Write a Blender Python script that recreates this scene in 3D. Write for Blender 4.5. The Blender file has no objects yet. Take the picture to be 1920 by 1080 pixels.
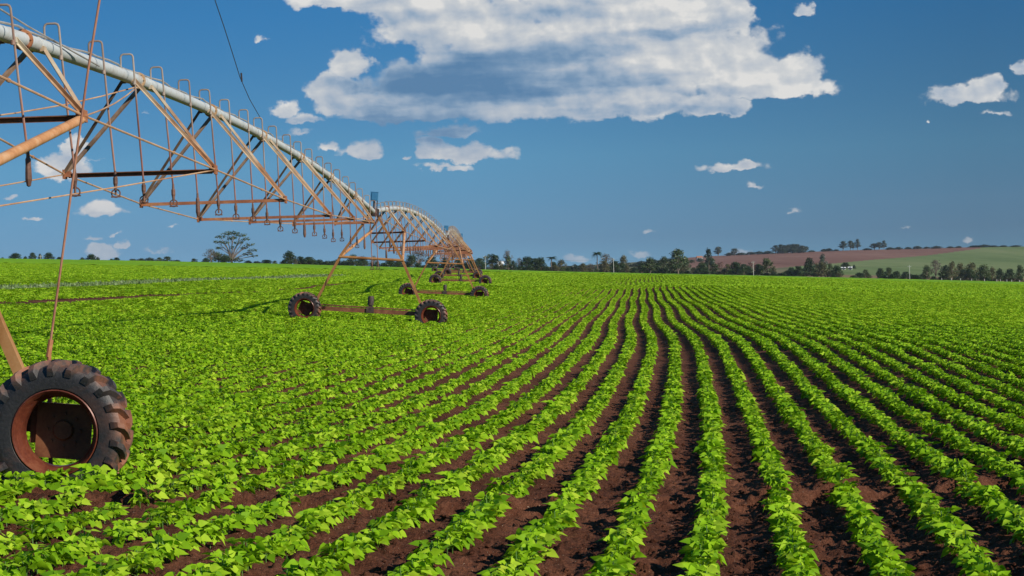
import bpy, math, random
import numpy as np
from mathutils import Vector, Matrix, Euler

random.seed(7)
RNG = np.random.default_rng(11)
scn = bpy.context.scene
COL = scn.collection
R = math.radians

# ------------------------------------------------------------------ camera
F = 3700.0                      # focal length in pixels of a 1920 px wide frame
EYE = 1.70
cam_d = bpy.data.cameras.new('camera')
cam = bpy.data.objects.new('camera', cam_d)
COL.objects.link(cam)
cam_d.sensor_width = 36.0
cam_d.lens = 36.0 * F / 1920.0
cam_d.clip_start = 0.2
cam_d.clip_end = 30000.0
CM = Matrix.Rotation(R(90) - math.atan(37 / F), 3, 'X') @ Matrix.Rotation(-0.030, 3, 'Z')
cam.matrix_world = Matrix.Translation((0, 0, EYE)) @ CM.to_4x4()
scn.camera = cam

def ray(px, py):
    d = CM @ Vector(((px - 960) / F, (540 - py) / F, -1.0))
    return d / d.y

def at(px, py, Z):
    """world point at forward distance Z seen at photo pixel px,py"""
    return Vector((0, 0, EYE)) + ray(px, py) * Z

# ------------------------------------------------------------------ light
SUN_TO = Vector((0.32, -0.23, 0.205)).normalized()     # towards the sun
sun_d = bpy.data.lights.new('sun', 'SUN')
sun_d.energy = 5.0
sun_d.angle = R(0.53)
sun_d.color = (1.0, 0.93, 0.82)
sun = bpy.data.objects.new('sun', sun_d)
sun.rotation_mode = 'QUATERNION'
sun.rotation_quaternion = SUN_TO.to_track_quat('Z', 'Y')
sun.location = (20, -30, 40)
COL.objects.link(sun)

scn.view_settings.view_transform = 'Standard'
scn.view_settings.look = 'None'
scn.view_settings.exposure = 0.15
scn.view_settings.gamma = 1.0

# ------------------------------------------------------------------ node helpers
class NT:
    def __init__(s, tree):
        s.t = tree
    def n(s, typ, **kw):
        nd = s.t.nodes.new(typ)
        ins = kw.pop('ins', {})
        for k, v in kw.items():
            setattr(nd, k, v)
        for k, v in ins.items():
            if hasattr(v, 'is_output') or isinstance(v, bpy.types.NodeSocket):
                s.t.links.new(v, nd.inputs[k])
            else:
                nd.inputs[k].default_value = v
        return nd
    def m(s, op, a, b=None, c=None, clamp=False):
        nd = s.t.nodes.new('ShaderNodeMath')
        nd.operation = op
        nd.use_clamp = clamp
        for i, v in enumerate((a, b, c)):
            if v is None:
                continue
            if isinstance(v, bpy.types.NodeSocket):
                s.t.links.new(v, nd.inputs[i])
            else:
                nd.inputs[i].default_value = v
        return nd.outputs[0]
    def vm(s, op, a, b=None):
        nd = s.t.nodes.new('ShaderNodeVectorMath')
        nd.operation = op
        for i, v in enumerate((a, b)):
            if v is None:
                continue
            if isinstance(v, bpy.types.NodeSocket):
                s.t.links.new(v, nd.inputs[i])
            else:
                nd.inputs[i].default_value = v
        return nd.outputs['Value'] if op in ('LENGTH', 'DOT_PRODUCT') else nd.outputs[0]
    def noise(s, vec, scale, detail=4, rough=0.55, dist=0.0, dim='3D'):
        nd = s.n('ShaderNodeTexNoise', noise_dimensions=dim)
        nd.inputs['Scale'].default_value = scale
        nd.inputs['Detail'].default_value = detail
        nd.inputs['Roughness'].default_value = rough
        nd.inputs['Distortion'].default_value = dist
        if vec is not None:
            s.t.links.new(vec, nd.inputs['Vector'])
        return nd
    def ramp(s, fac, stops):
        nd = s.t.nodes.new('ShaderNodeValToRGB')
        el = nd.color_ramp.elements
        while len(el) < len(stops):
            el.new(0.5)
        for e, (p, c) in zip(el, stops):
            e.position = p
            e.color = c if len(c) == 4 else (*c, 1)
        s.t.links.new(fac, nd.inputs[0])
        return nd.outputs[0]
    def mix(s, fac, a, b, blend='MIX'):
        nd = s.t.nodes.new('ShaderNodeMix')
        nd.data_type = 'RGBA'
        nd.blend_type = blend
        nd.clamp_factor = True
        for k, v in ((0, fac), (6, a), (7, b)):
            if isinstance(v, bpy.types.NodeSocket):
                s.t.links.new(v, nd.inputs[k])
            else:
                nd.inputs[k].default_value = v if k == 0 else ((*v, 1) if len(v) == 3 else v)
        return nd.outputs[2]
    def mapr(s, v, a, b, c=0.0, d=1.0, smooth=False):
        nd = s.t.nodes.new('ShaderNodeMapRange')
        nd.clamp = True
        if smooth:
            nd.interpolation_type = 'SMOOTHSTEP'
        s.t.links.new(v, nd.inputs[0])
        for i, x in enumerate((a, b, c, d)):
            nd.inputs[i + 1].default_value = x
        return nd.outputs[0]

# ------------------------------------------------------------------ world: sky and clouds
world = bpy.data.worlds.new('World')
scn.world = world
world.use_nodes = True
wt = world.node_tree
wt.nodes.clear()
W = NT(wt)
w_out = W.n('ShaderNodeOutputWorld')
bg = W.n('ShaderNodeBackground')
wt.links.new(bg.outputs[0], w_out.inputs[0])
tc = W.n('ShaderNodeTexCoord')
sep = W.n('ShaderNodeSeparateXYZ', ins={0: tc.outputs['Generated']})
# thin clean air: low elevations look up into the bluer part of the sky model
zz = W.m('ADD', W.m('MULTIPLY', W.m('MAXIMUM', sep.outputs[2], 0.0), 4.2), 0.21)
skyvec = W.n('ShaderNodeCombineXYZ', ins={0: sep.outputs[0], 1: sep.outputs[1], 2: zz})
skyn = W.vm('NORMALIZE', skyvec.outputs[0])
sky = W.n('ShaderNodeTexSky', sky_type='NISHITA', ins={0: skyn})
sky.sun_disc = False
sky.sun_elevation = math.asin(SUN_TO.z)
sky.sun_rotation = math.atan2(SUN_TO.x, SUN_TO.y)
sky.altitude = 600
sky.air_density = 1.0
sky.dust_density = 0.3
sky.ozone_density = 1.6
SKY_STR = 0.12
hi = W.mapr(sep.outputs[2], 0.0, 0.14)
grade = W.vm('MULTIPLY', W.ramp(hi, [(0.10, (.31, .405, .405)), (0.40, (.365, .625, .605)), (0.93, (.215, .63, .78))]), (2, 2, 2))
azd = W.mapr(W.m('DIVIDE', sep.outputs[0], W.m('MAXIMUM', sep.outputs[1], 0.05)), -0.02, 0.24, 1.0, 0.70)
skycol = W.vm('MULTIPLY', W.mix(1.0, sky.outputs[0], grade, 'MULTIPLY'), W.n('ShaderNodeCombineXYZ', ins={0: azd, 1: azd, 2: azd}).outputs[0])

# directions on the tangent plane ahead, in level pixels
ysafe = W.m('MAXIMUM', sep.outputs[1], 0.02)
U = W.m('MULTIPLY', W.m('DIVIDE', sep.outputs[0], ysafe), F)
V = W.m('MULTIPLY', W.m('DIVIDE', sep.outputs[2], ysafe), F)
P = W.n('ShaderNodeCombineXYZ', ins={0: U, 1: V, 2: 0.0}).outputs[0]
front = W.mapr(sep.outputs[1], 0.05, 0.4)

def lvl(px, py):
    r = ray(px, py)
    return r.x * F, r.z * F

# clouds: (px, py, rx, ry, weight) ; the flat base is made by cutting below
BLOBS = [
 (640, 0, 110, 26, 0), (700, 8, 70, 40, 0), (780, 30, 90, 55, 0), (880, 55, 190, 75, 0), (1000, 110, 240, 95, 0), (1180, 15, 240, 80, 0),
 (1210, 110, 260, 95, 0), (1365, 35, 62, 48, 0), (1300, 110, 120, 80, 0), (1390, 145, 120, 60, 0), (1490, 140, 60, 46, 0), (1455, 168, 116, 30, 0),
 (1335, 200, 85, 32, 0.05), (1180, 200, 170, 46, 0), (960, 205, 260, 44, 0.1), (760, 200, 190, 50, 0.28),
 (656, 128, 42, 42, 0), (622, 178, 54, 46, 0), (850, 158, 190, 58, 0.05), (790, 212, 190, 36, 0.1), (1090, 172, 270, 46, 0), (1000, 150, 200, 50, 0), (690, 172, 38, 15, 0.05), (640, 205, 60, 22, 0.1), (536, 208, 38, 22, 0.15), (572, 226, 44, 14, 0.1),
 (832, 252, 62, 15, 0.15), (868, 250, 30, 16, 0.1), (676, 286, 50, 24, 0.05), (612, 276, 28, 18, 0.3),
 (808, 288, 34, 30, 0), (870, 291, 96, 24, 0), (828, 314, 62, 11, 0.25), (760, 298, 12, 10, 0.1),
 (1812, 182, 92, 26, 0), (1852, 170, 40, 34, 0), (1512, 18, 20, 14, 0), (1914, 134, 22, 19, 0), (1862, 214, 32, 9, 0.3),
 (1374, 314, 64, 13, 0.05), (1418, 350, 22, 6, 0.4), (1484, 398, 16, 10, 0.3), (1217, 436, 18, 7, 0.4), (1815, 449, 15, 11, 0.3),
 (112, 318, 66, 32, 0), (138, 285, 24, 34, 0), (192, 396, 44, 18, 0), (196, 474, 44, 22, 0.1), (232, 460, 16, 10, 0.2), (172, 447, 22, 7, 0.2),
 (488, 78, 26, 28, 0.68), (270, 212, 34, 14, 0.62), (1200, 480, 44, 12, 0.45), (1082, 484, 50, 13, 0.35), (1390, 474, 34, 9, 0.4), (290, 474, 36, 7, 0.4),
 (160, 300, 60, 10, 0.5), (210, 437, 30, 6, 0.5), (1696, 434, 20, 4, 0.5), (1740, 232, 8, 5, 0.4), (15, 372, 14, 8, 0.3), (60, 412, 24, 5, 0.5), (330, 420, 30, 6, 0.55), (560, 250, 70, 20, 0.62),
]
warp = W.noise(W.vm('MULTIPLY', P, (1, 1.25, 1)), 0.020, 5, 0.62)
warpv = W.vm('MULTIPLY', W.vm('SUBTRACT', warp.outputs['Color'], (0.5, 0.5, 0.5)), (64, 44, 0))
PW = W.vm('ADD', P, warpv)
field = None
for (bx, by, rx, ry, wk) in BLOBS:
    cx, cy = lvl(bx, by)
    d = W.vm('SUBTRACT', PW, (cx, cy, 0))
    d = W.vm('MULTIPLY', d, (1.0 / rx, 1.0 / ry, 0))
    d = W.vm('ADD', d, W.vm('MULTIPLY', W.vm('MINIMUM', d, (0, 0, 0)), (0, 0.75, 0)))
    d = W.m('MULTIPLY', W.m('SUBTRACT', 1.0 - wk, W.vm('LENGTH', d)), min(1.0, ry / 42 + 0.20))
    field = d if field is None else W.m('SMOOTH_MAX', field, d, 0.12)
fine = W.noise(W.vm('MULTIPLY', P, (1, 1.35, 1)), 0.026, 8, 0.56, 0.2)
fo = fine.outputs[0]
def billow(vec):
    o_ = None
    for sc, am in ((0.019, 0.80), (0.045, 0.36), (0.105, 0.12)):
        v_ = W.n('ShaderNodeTexVoronoi', feature='SMOOTH_F1', voronoi_dimensions='2D')
        v_.inputs['Scale'].default_value = sc; v_.inputs['Smoothness'].default_value = 0.35
        wt.links.new(vec, v_.inputs['Vector'])
        t_ = W.m('MULTIPLY', W.m('SUBTRACT', 0.42, v_.outputs['Distance']), am)
        o_ = t_ if o_ is None else W.m('ADD', o_, t_)
    return o_
PB = W.vm('ADD', P, W.vm('MULTIPLY', warpv, (0.30, 0.30, 0)))
b1 = billow(PB); b2 = billow(W.vm('ADD', PB, (7, 9, 0)))
body = W.noise(W.vm('MULTIPLY', P, (1, 1.5, 1)), 0.011, 4, 0.5, 0.3)
body2 = W.noise(W.vm('MULTIPLY', W.vm('ADD', P, (14, 20, 0)), (1, 1.5, 1)), 0.011, 4, 0.5, 0.3)
dens = W.m('ADD', W.m('ADD', W.m('MULTIPLY', field, 2.5), 0.06), W.m('ADD', W.m('MULTIPLY', b1, 0.95), W.m('MULTIPLY', W.m('SUBTRACT', fo, 0.5), 1.3)))
alpha = W.mapr(dens, -0.08, 0.62, smooth=True)
thick = W.mapr(dens, 0.0, 0.75)
# light from the upper right: compare the noise here and a step towards the sun
off1 = W.noise(W.vm('MULTIPLY', W.vm('ADD', P, (6, 9, 0)), (1, 1.35, 1)), 0.026, 8, 0.56, 0.2)
rel = W.m('ADD', W.m('MULTIPLY', W.m('SUBTRACT', b1, b2), 0.22), W.m('ADD', W.m('MULTIPLY', W.m('SUBTRACT', fo, off1.outputs[0]), 0.28), W.m('MULTIPLY', W.m('SUBTRACT', body.outputs[0], body2.outputs[0]), 1.15)))
# grey, streaky underside of the large cloud
stre = W.noise(W.vm('MULTIPLY', W.vm('ADD', P, W.vm('MULTIPLY', warpv, (0.6, 0.3, 0))), (0.22, 1.5, 1)), 0.013, 4, 0.5)
SH = [(880, 150, 290, 84, 0.82), (1030, 155, 290, 44, 0.60), (800, 232, 290, 72, 0.9), (1010, 226, 250, 30, 0.55), (1240, 205, 170, 20, 0.35), (800, 105, 90, 60, 0.55),
      (1010, 95, 230, 34, 0.38), (1040, 25, 120, 20, 0.25), (690, 40, 100, 30, 0.25), (1250, 60, 150, 14, 0.3), (1330, 168, 140, 12, 0.3)]
shade = None
for (bx, by, rx, ry, wgt) in SH:
    cx, cy = lvl(bx, by)
    d = W.vm('SUBTRACT', PW, (cx, cy, 0))
    d = W.vm('MULTIPLY', d, (1.0 / rx, 1.0 / ry, 0))
    d = W.m('MULTIPLY', W.mapr(W.vm('LENGTH', d), 0.0, 1.25, 1.0, 0.0, True), wgt)
    shade = d if shade is None else W.m('MAXIMUM', shade, d)
smod = W.mapr(stre.outputs[0], 0.32, 0.62, 0.60, 1.08)
shade = W.m('MULTIPLY', shade, smod)
general = W.m('MULTIPLY', W.mapr(stre.outputs[0], 0.42, 0.62, 0.0, 0.22), W.mapr(dens, 0.25, 0.8))
bright = W.m('SUBTRACT', W.m('ADD', 0.88, W.m('MULTIPLY', rel, W.m('SUBTRACT', 1.0, W.m('MULTIPLY', shade, 0.75)))), W.m('ADD', shade, general))
ccol = W.ramp(bright, [(0.0, (0.10, 0.22, 0.39)), (0.22, (0.17, 0.29, 0.45)), (0.42, (0.30, 0.40, 0.53)), (0.62, (0.44, 0.50, 0.58)), (0.85, (0.59, 0.615, 0.64)), (1.0, (0.74, 0.735, 0.72))])
# low clouds are dimmer and pinker
lowf = W.mapr(V, 10, 260, 0.45, 0.0)
ccol = W.mix(lowf, ccol, (0.36, 0.37, 0.44))
ccs = W.vm('MULTIPLY', ccol, (1 / SKY_STR, 1 / SKY_STR, 1 / SKY_STR))
lowa = W.mapr(V, 0, 150, 0.45, 1.0)
al = W.m('MULTIPLY', W.m('MULTIPLY', alpha, front), lowa)
final = W.vm('MULTIPLY', W.mix(al, skycol, ccs), (0.9, 0.9, 0.9))
wt.links.new(final, bg.inputs[0])
bg.inputs[1].default_value = SKY_STR

# ------------------------------------------------------------------ object helpers
def tag(o, label=None, cat=None, group=None, kind=None):
    if label: o['label'] = label
    if cat: o['category'] = cat
    if group: o['group'] = group
    if kind: o['kind'] = kind
    return o

def empty(name, loc=(0, 0, 0)):
    o = bpy.data.objects.new(name, None)
    o.empty_display_size = 0.3
    o.location = loc
    COL.objects.link(o)
    return o

def copy_tree(o, parent=None):
    c = o.copy()
    COL.objects.link(c)
    if parent is not None:
        c.parent = parent
    for ch in list(o.children):
        if not ch.name.startswith('stay_rod'):
            copy_tree(ch, c)
    return c

def np_mesh(name, verts, faces, mat=None, smooth=False, attrs=None):
    """faces: int array (n,3) or (n,4) or list of arrays"""
    me = bpy.data.meshes.new(name)
    verts = np.asarray(verts, dtype=np.float32)
    if not isinstance(faces, (list, tuple)):
        faces = [faces]
    faces = [np.asarray(f, dtype=np.int32) for f in faces if len(f)]
    nl = sum(f.size for f in faces)
    npoly = sum(len(f) for f in faces)
    me.vertices.add(len(verts))
    me.vertices.foreach_set('co', verts.ravel())
    me.loops.add(nl)
    me.loops.foreach_set('vertex_index', np.concatenate([f.ravel() for f in faces]))
    tot = np.concatenate([np.full(len(f), f.shape[1], dtype=np.int32) for f in faces])
    st = np.concatenate([[0], np.cumsum(tot)[:-1]]).astype(np.int32)
    me.polygons.add(npoly)
    me.polygons.foreach_set('loop_start', st)
    me.polygons.foreach_set('loop_total', tot)
    if smooth:
        me.polygons.foreach_set('use_smooth', np.ones(npoly, dtype=bool))
    me.update(calc_edges=True)
    if attrs:
        for k, (dom, typ, data) in attrs.items():
            a = me.attributes.new(k, typ, dom)
            a.data.foreach_set('color' if 'COLOR' in typ else 'value', np.asarray(data).ravel())
    if mat:
        me.materials.append(mat)
    return me

def link(name, me, parent=None, loc=None):
    o = bpy.data.objects.new(name, me)
    COL.objects.link(o)
    if parent is not None:
        o.parent = parent
    if loc is not None:
        o.location = loc
    return o

class MB:
    """collects primitive shapes into ONE mesh"""
    def __init__(s):
        s.v = []; s.f = []
    def add(s, vs, fs):
        b = len(s.v)
        s.v += [tuple(v) for v in vs]
        s.f += [tuple(i + b for i in f) for f in fs]
        return s
    def box(s, c, d, rot=None):
        c = Vector(c)
        vs = []
        for sx in (-1, 1):
            for sy in (-1, 1):
                for sz in (-1, 1):
                    p = Vector((sx * d[0] / 2, sy * d[1] / 2, sz * d[2] / 2))
                    if rot is not None: p = rot @ p
                    vs.append(c + p)
        return s.add(vs, [(0, 1, 3, 2), (4, 6, 7, 5), (0, 4, 5, 1), (2, 3, 7, 6), (0, 2, 6, 4), (1, 5, 7, 3)])
    def bar(s, p, q, w, h=None, up=(0, 0, 1)):
        p = Vector(p); q = Vector(q); h = h or w
        d = (q - p).normalized()
        sd = d.cross(Vector(up))
        if sd.length < 1e-3: sd = d.cross(Vector((1, 0, 0)))
        sd.normalize(); u = sd.cross(d).normalized()
        vs = []
        for e in (p, q):
            for a, b in ((-1, -1), (1, -1), (1, 1), (-1, 1)):
                vs.append(e + sd * (a * w / 2) + u * (b * h / 2))
        return s.add(vs, [(0, 3, 2, 1), (4, 5, 6, 7), (0, 1, 5, 4), (1, 2, 6, 5), (2, 3, 7, 6), (3, 0, 4, 7)])
    def angle(s, p, q, w=0.05, t=0.007, out=(1, 0, 0)):
        """steel angle (L) section"""
        p = Vector(p); q = Vector(q)
        d = (q - p).normalized()
        sd = d.cross(Vector(out)).normalized(); u = sd.cross(d).normalized()
        prof = [(0, 0), (w, 0), (w, t), (t, t), (t, w), (0, w)]
        vs = []
        for e in (p, q):
            for a, b in prof:
                vs.append(e + sd * (a - w / 3) + u * (b - w / 3))
        fs = [(i, (i + 1) % 6, (i + 1) % 6 + 6, i + 6) for i in range(6)]
        fs += [(3, 2, 1, 0), (5, 4, 3, 0), (6, 7, 8, 9), (6, 9, 10, 11)]
        return s.add(vs, fs)
    def tube(s, pts, r, n=8, cap=True):
        pts = [Vector(p) for p in pts]
        rs = r if isinstance(r, (list, tuple)) else [r] * len(pts)
        rings = []
        ref = None
        for i, p in enumerate(pts):
            if i == 0: d = pts[1] - p
            elif i == len(pts) - 1: d = p - pts[i - 1]
            else: d = (pts[i + 1] - p).normalized() + (p - pts[i - 1]).normalized()
            d.normalize()
            if ref is None:
                ref = d.cross(Vector((0, 0, 1)))
                if ref.length < 1e-2: ref = d.cross(Vector((1, 0, 0)))
            ref = (ref - d * ref.dot(d)).normalized()
            u = d.cross(ref)
            rings.append([p + (ref * math.cos(2 * math.pi * k / n) + u * math.sin(2 * math.pi * k / n)) * rs[i] for k in range(n)])
        vs = [v for rg in rings for v in rg]
        fs = []
        for i in range(len(pts) - 1):
            for k in range(n):
                a = i * n + k; b = i * n + (k + 1) % n
                fs.append((a, b, b + n, a + n))
        if cap:
            fs.append(tuple(range(n))[::-1]); fs.append(tuple(range((len(pts) - 1) * n, len(pts) * n)))
        return s.add(vs, fs)
    def lathe(s, prof, n=32, axis='Y', c=(0, 0, 0), closed=True):
        """prof: (radius, height along axis); closed loop profile"""
        c = Vector(c); m = len(prof); vs = []
        for k in range(n):
            a = 2 * math.pi * k / n
            for r, h in prof:
                if axis == 'Y': vs.append(c + Vector((r * math.cos(a), h, r * math.sin(a))))
                else: vs.append(c + Vector((r * math.cos(a), r * math.sin(a), h)))
        fs = []
        for k in range(n):
            for j in range(m if closed else m - 1):
                a = k * m + j; b = k * m + (j + 1) % m
                a2 = ((k + 1) % n) * m + j; b2 = ((k + 1) % n) * m + (j + 1) % m
                fs.append((a, b, b2, a2))
        return s.add(vs, fs)
    def build(s, name, mat, parent=None, smooth=None, loc=None):
        me = bpy.data.meshes.new(name)
        me.from_pydata(s.v, [], s.f)
        me.validate()
        if smooth is not None:
            for p in me.polygons: p.use_smooth = True
            try: me.set_sharp_from_angle(angle=R(smooth))
            except Exception: pass
        me.materials.append(mat)
        return link(name, me, parent, loc)

# ------------------------------------------------------------------ materials
def new_mat(name):
    m = bpy.data.materials.new(name)
    m.use_nodes = True
    t = m.node_tree
    t.nodes.clear()
    n = NT(t)
    out = n.n('ShaderNodeOutputMaterial')
    b = n.n('ShaderNodeBsdfPrincipled')
    t.links.new(b.outputs[0], out.inputs[0])
    return m, n, b, out

def metal_mat(name, stops, scale=6.0, rough=0.6, metal=0.0, bump=0.15, stretch=(1, 1, 1), spec=0.35):
    m, n, b, out = new_mat(name)
    g = n.n('ShaderNodeNewGeometry')
    pos = n.vm('MULTIPLY', g.outputs['Position'], stretch)
    nz = n.noise(pos, scale, 8, 0.65, 0.4)
    n2 = n.noise(pos, scale * 9, 4, 0.6)
    f = n.m('ADD', n.m('MULTIPLY', nz.outputs[0], 0.75), n.m('MULTIPLY', n2.outputs[0], 0.25))
    c = n.ramp(f, stops)
    n.t.links.new(c, b.inputs['Base Color'])
    b.inputs['Roughness'].default_value = rough
    b.inputs['Metallic'].default_value = metal
    b.inputs['Specular IOR Level'].default_value = spec
    bp = n.n('ShaderNodeBump', ins={'Height': f, 'Strength': bump, 'Distance': 0.01})
    n.t.links.new(bp.outputs[0], b.inputs['Normal'])
    return m

M = {}
M['pipe'] = metal_mat('weathered_galvanised_pipe', [(0.30, (0.34, 0.19, 0.11)), (0.38, (0.44, 0.42, 0.38)), (0.5, (0.55, 0.575, 0.565)), (0.68, (0.42, 0.46, 0.46))], 2.2, 0.5, 0.15, stretch=(1, 0.8, 1))
M['strut'] = metal_mat('weathered_strut_steel', [(0.33, (0.30, 0.14, 0.055)), (0.47, (0.40, 0.24, 0.12)), (0.62, (0.46, 0.36, 0.24))], 2.0, 0.65)
M['strut_shade'] = metal_mat('deep_shade_strut_steel', [(0.33, (0.05, 0.03, 0.02)), (0.47, (0.09, 0.06, 0.04)), (0.62, (0.20, 0.13, 0.08))], 2.0, 0.7)  # strut steel darkened: underside shade of the left struts painted into the colour
M['strut_shade2'] = metal_mat('shaded_strut_steel', [(0.33, (0.07, 0.04, 0.025)), (0.47, (0.14, 0.09, 0.06)), (0.62, (0.26, 0.17, 0.11))], 2.0, 0.7)  # same painted shade, a step lighter, for the other left strut of each pair
M['rust'] = metal_mat('rusted_steel', [(0.33, (0.14, 0.045, 0.02)), (0.48, (0.27, 0.10, 0.045)), (0.66, (0.42, 0.19, 0.085))], 3.0, 0.75)
M['drop'] = metal_mat('rusted_drop_tube', [(0.33, (0.22, 0.085, 0.05)), (0.5, (0.34, 0.16, 0.095)), (0.66, (0.42, 0.28, 0.20))], 1.4, 0.6)
M['brace'] = metal_mat('orange_brown_tube', [(0.33, (0.34, 0.14, 0.05)), (0.5, (0.52, 0.25, 0.10)), (0.66, (0.58, 0.36, 0.20))], 2.6, 0.55)
M['beam'] = metal_mat('brown_beam', [(0.33, (0.07, 0.026, 0.014)), (0.5, (0.16, 0.062, 0.028)), (0.66, (0.27, 0.12, 0.055))], 2.4, 0.7)
M['leg'] = metal_mat('ochre_leg', [(0.33, (0.16, 0.065, 0.022)), (0.5, (0.30, 0.14, 0.045)), (0.66, (0.38, 0.20, 0.08))], 2.4, 0.65)
M['rim'] = metal_mat('red_oxide_rim', [(0.33, (0.06, 0.016, 0.009)), (0.5, (0.13, 0.034, 0.018)), (0.66, (0.20, 0.068, 0.034))], 5.0, 0.33, 0.1)
M['plate'] = metal_mat('rust_plate', [(0.33, (0.07, 0.022, 0.010)), (0.5, (0.14, 0.048, 0.018)), (0.66, (0.20, 0.08, 0.033))], 5.0, 0.7)
M['dark'] = metal_mat('dark_fitting', [(0.35, (0.02, 0.016, 0.015)), (0.5, (0.05, 0.035, 0.03)), (0.66, (0.12, 0.07, 0.05))], 8.0, 0.6)
M['cable'] = metal_mat('grey_cable', [(0.35, (0.20, 0.18, 0.16)), (0.6, (0.36, 0.35, 0.33))], 3.0, 0.5)
M['head'] = metal_mat('sprinkler_brown', [(0.35, (0.05, 0.028, 0.02)), (0.5, (0.12, 0.06, 0.04)), (0.66, (0.22, 0.11, 0.075))], 2.0, 0.6)
M['darkcable'] = metal_mat('dark_cable', [(0.35, (0.03, 0.025, 0.03)), (0.6, (0.07, 0.06, 0.06))], 3.0, 0.5)
M['rod'] = metal_mat('rusty_rod', [(0.35, (0.34, 0.16, 0.075)), (0.6, (0.52, 0.34, 0.20))], 1.2, 0.55)
M['bluebox'] = metal_mat('blue_box_paint', [(0.3, (0.03, 0.13, 0.26)), (0.6, (0.05, 0.20, 0.36))], 4.0, 0.45)
M['pole'] = metal_mat('concrete_pole', [(0.3, (0.34, 0.33, 0.30)), (0.6, (0.48, 0.47, 0.43))], 2.0, 0.85)
M['white'] = metal_mat('white_wall', [(0.3, (0.62, 0.61, 0.58)), (0.6, (0.80, 0.79, 0.76))], 0.8, 0.8)
M['tile'] = metal_mat('clay_roof', [(0.3, (0.26, 0.10, 0.06)), (0.6, (0.36, 0.17, 0.10))], 0.8, 0.85)
M['window'] = metal_mat('window_dark', [(0.3, (0.02, 0.025, 0.03)), (0.6, (0.05, 0.06, 0.07))], 1.0, 0.3)

m, n, b, out = new_mat('drop_tube_steel')
g = n.n('ShaderNodeTexCoord')
sp = n.n('ShaderNodeSeparateXYZ', ins={0: g.outputs['Object']})
nz = n.noise(g.outputs['Object'], 1.4, 6, 0.6)
f = n.mapr(n.m('ADD', sp.outputs[2], n.m('MULTIPLY', nz.outputs[0], 1.6)), 0.35, 1.25)
c1 = n.ramp(nz.outputs[0], [(0.33, (0.15, 0.055, 0.035)), (0.5, (0.25, 0.105, 0.07)), (0.66, (0.30, 0.17, 0.12))])
c2 = n.ramp(nz.outputs[0], [(0.33, (0.22, 0.15, 0.11)), (0.5, (0.27, 0.215, 0.17)), (0.66, (0.33, 0.28, 0.235))])
n.t.links.new(n.mix(f, c1, c2), b.inputs['Base Color'])
b.inputs['Roughness'].default_value = 0.55
M['drop2'] = m
m, n, b, out = new_mat('strut_steel')
g = n.n('ShaderNodeTexCoord')
sp = n.n('ShaderNodeSeparateXYZ', ins={0: g.outputs['Object']})
nz = n.noise(g.outputs['Object'], 2.0, 7, 0.62)
f = n.mapr(n.m('ADD', sp.outputs[2], n.m('MULTIPLY', nz.outputs[0], 2.2)), 0.1, 1.5)
c1 = n.ramp(nz.outputs[0], [(0.33, (0.20, 0.085, 0.035)), (0.5, (0.38, 0.17, 0.07)), (0.66, (0.47, 0.26, 0.12))])
c2 = n.ramp(nz.outputs[0], [(0.33, (0.33, 0.22, 0.13)), (0.5, (0.42, 0.34, 0.24)), (0.66, (0.50, 0.44, 0.33))])
n.t.links.new(n.mix(f, c1, c2), b.inputs['Base Color'])
b.inputs['Roughness'].default_value = 0.6
M['strut2'] = m

# tyre rubber with dried soil
m, n, b, out = new_mat('tyre_rubber')
g = n.n('ShaderNodeTexCoord')
nz = n.noise(g.outputs['Object'], 3.2, 6, 0.6, 0.5)
n2 = n.noise(g.outputs['Object'], 40, 4, 0.6)
rad = n.vm('LENGTH', n.vm('MULTIPLY', g.outputs['Object'], (1, 0, 1)))
tread = n.mapr(rad, 0.46, 0.53)
c1 = n.ramp(n2.outputs[0], [(0.3, (0.009, 0.009, 0.010)), (0.7, (0.022, 0.021, 0.022))])
dust = n.m('MULTIPLY', n.mapr(nz.outputs[0], 0.46, 0.62), n.m('ADD', n.m('MULTIPLY', tread, 0.75), 0.15))
c2 = n.mix(n.m('MULTIPLY', tread, 0.55), c1, (0.075, 0.058, 0.052))
c3 = n.mix(dust, c2, (0.26, 0.10, 0.05))
n.t.links.new(c3, b.inputs['Base Color'])
b.inputs['Roughness'].default_value = 0.55
bp = n.n('ShaderNodeBump', ins={'Height': n2.outputs[0], 'Strength': 0.3, 'Distance': 0.01})
n.t.links.new(bp.outputs[0], b.inputs['Normal'])
M['tyre'] = m

# red-brown tilled soil
m, n, b, out = new_mat('red_soil')
g = n.n('ShaderNodeNewGeometry')
pos = g.outputs['Position']
a1 = n.noise(pos, 0.35, 4, 0.6).outputs[0]
a2 = n.noise(pos, 7.0, 6, 0.65, 0.3).outputs[0]
a3 = n.noise(pos, 38.0, 5, 0.7, 0.2).outputs[0]
f = n.m('ADD', n.m('MULTIPLY', a1, 0.35), n.m('ADD', n.m('MULTIPLY', a2, 0.35), n.m('MULTIPLY', a3, 0.30)))
c = n.ramp(f, [(0.34, (0.034, 0.011, 0.006)), (0.48, (0.105, 0.037, 0.019)), (0.60, (0.20, 0.080, 0.043)), (0.72, (0.30, 0.15, 0.09))])
speck = n.noise(pos, 70, 2, 0.5).outputs[0]
c = n.mix(n.mapr(speck, 0.70, 0.74), c, (0.42, 0.31, 0.22))
n.t.links.new(c, b.inputs['Base Color'])
b.inputs['Roughness'].default_value = 0.95
b.inputs['Specular IOR Level'].default_value = 0.15
bp = n.n('ShaderNodeBump', ins={'Height': n.m('ADD', n.m('MULTIPLY', a2, 0.6), n.m('MULTIPLY', a3, 0.5)), 'Strength': 1.0, 'Distance': 0.09})
n.t.links.new(bp.outputs[0], b.inputs['Normal'])
M['soil'] = m

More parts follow.
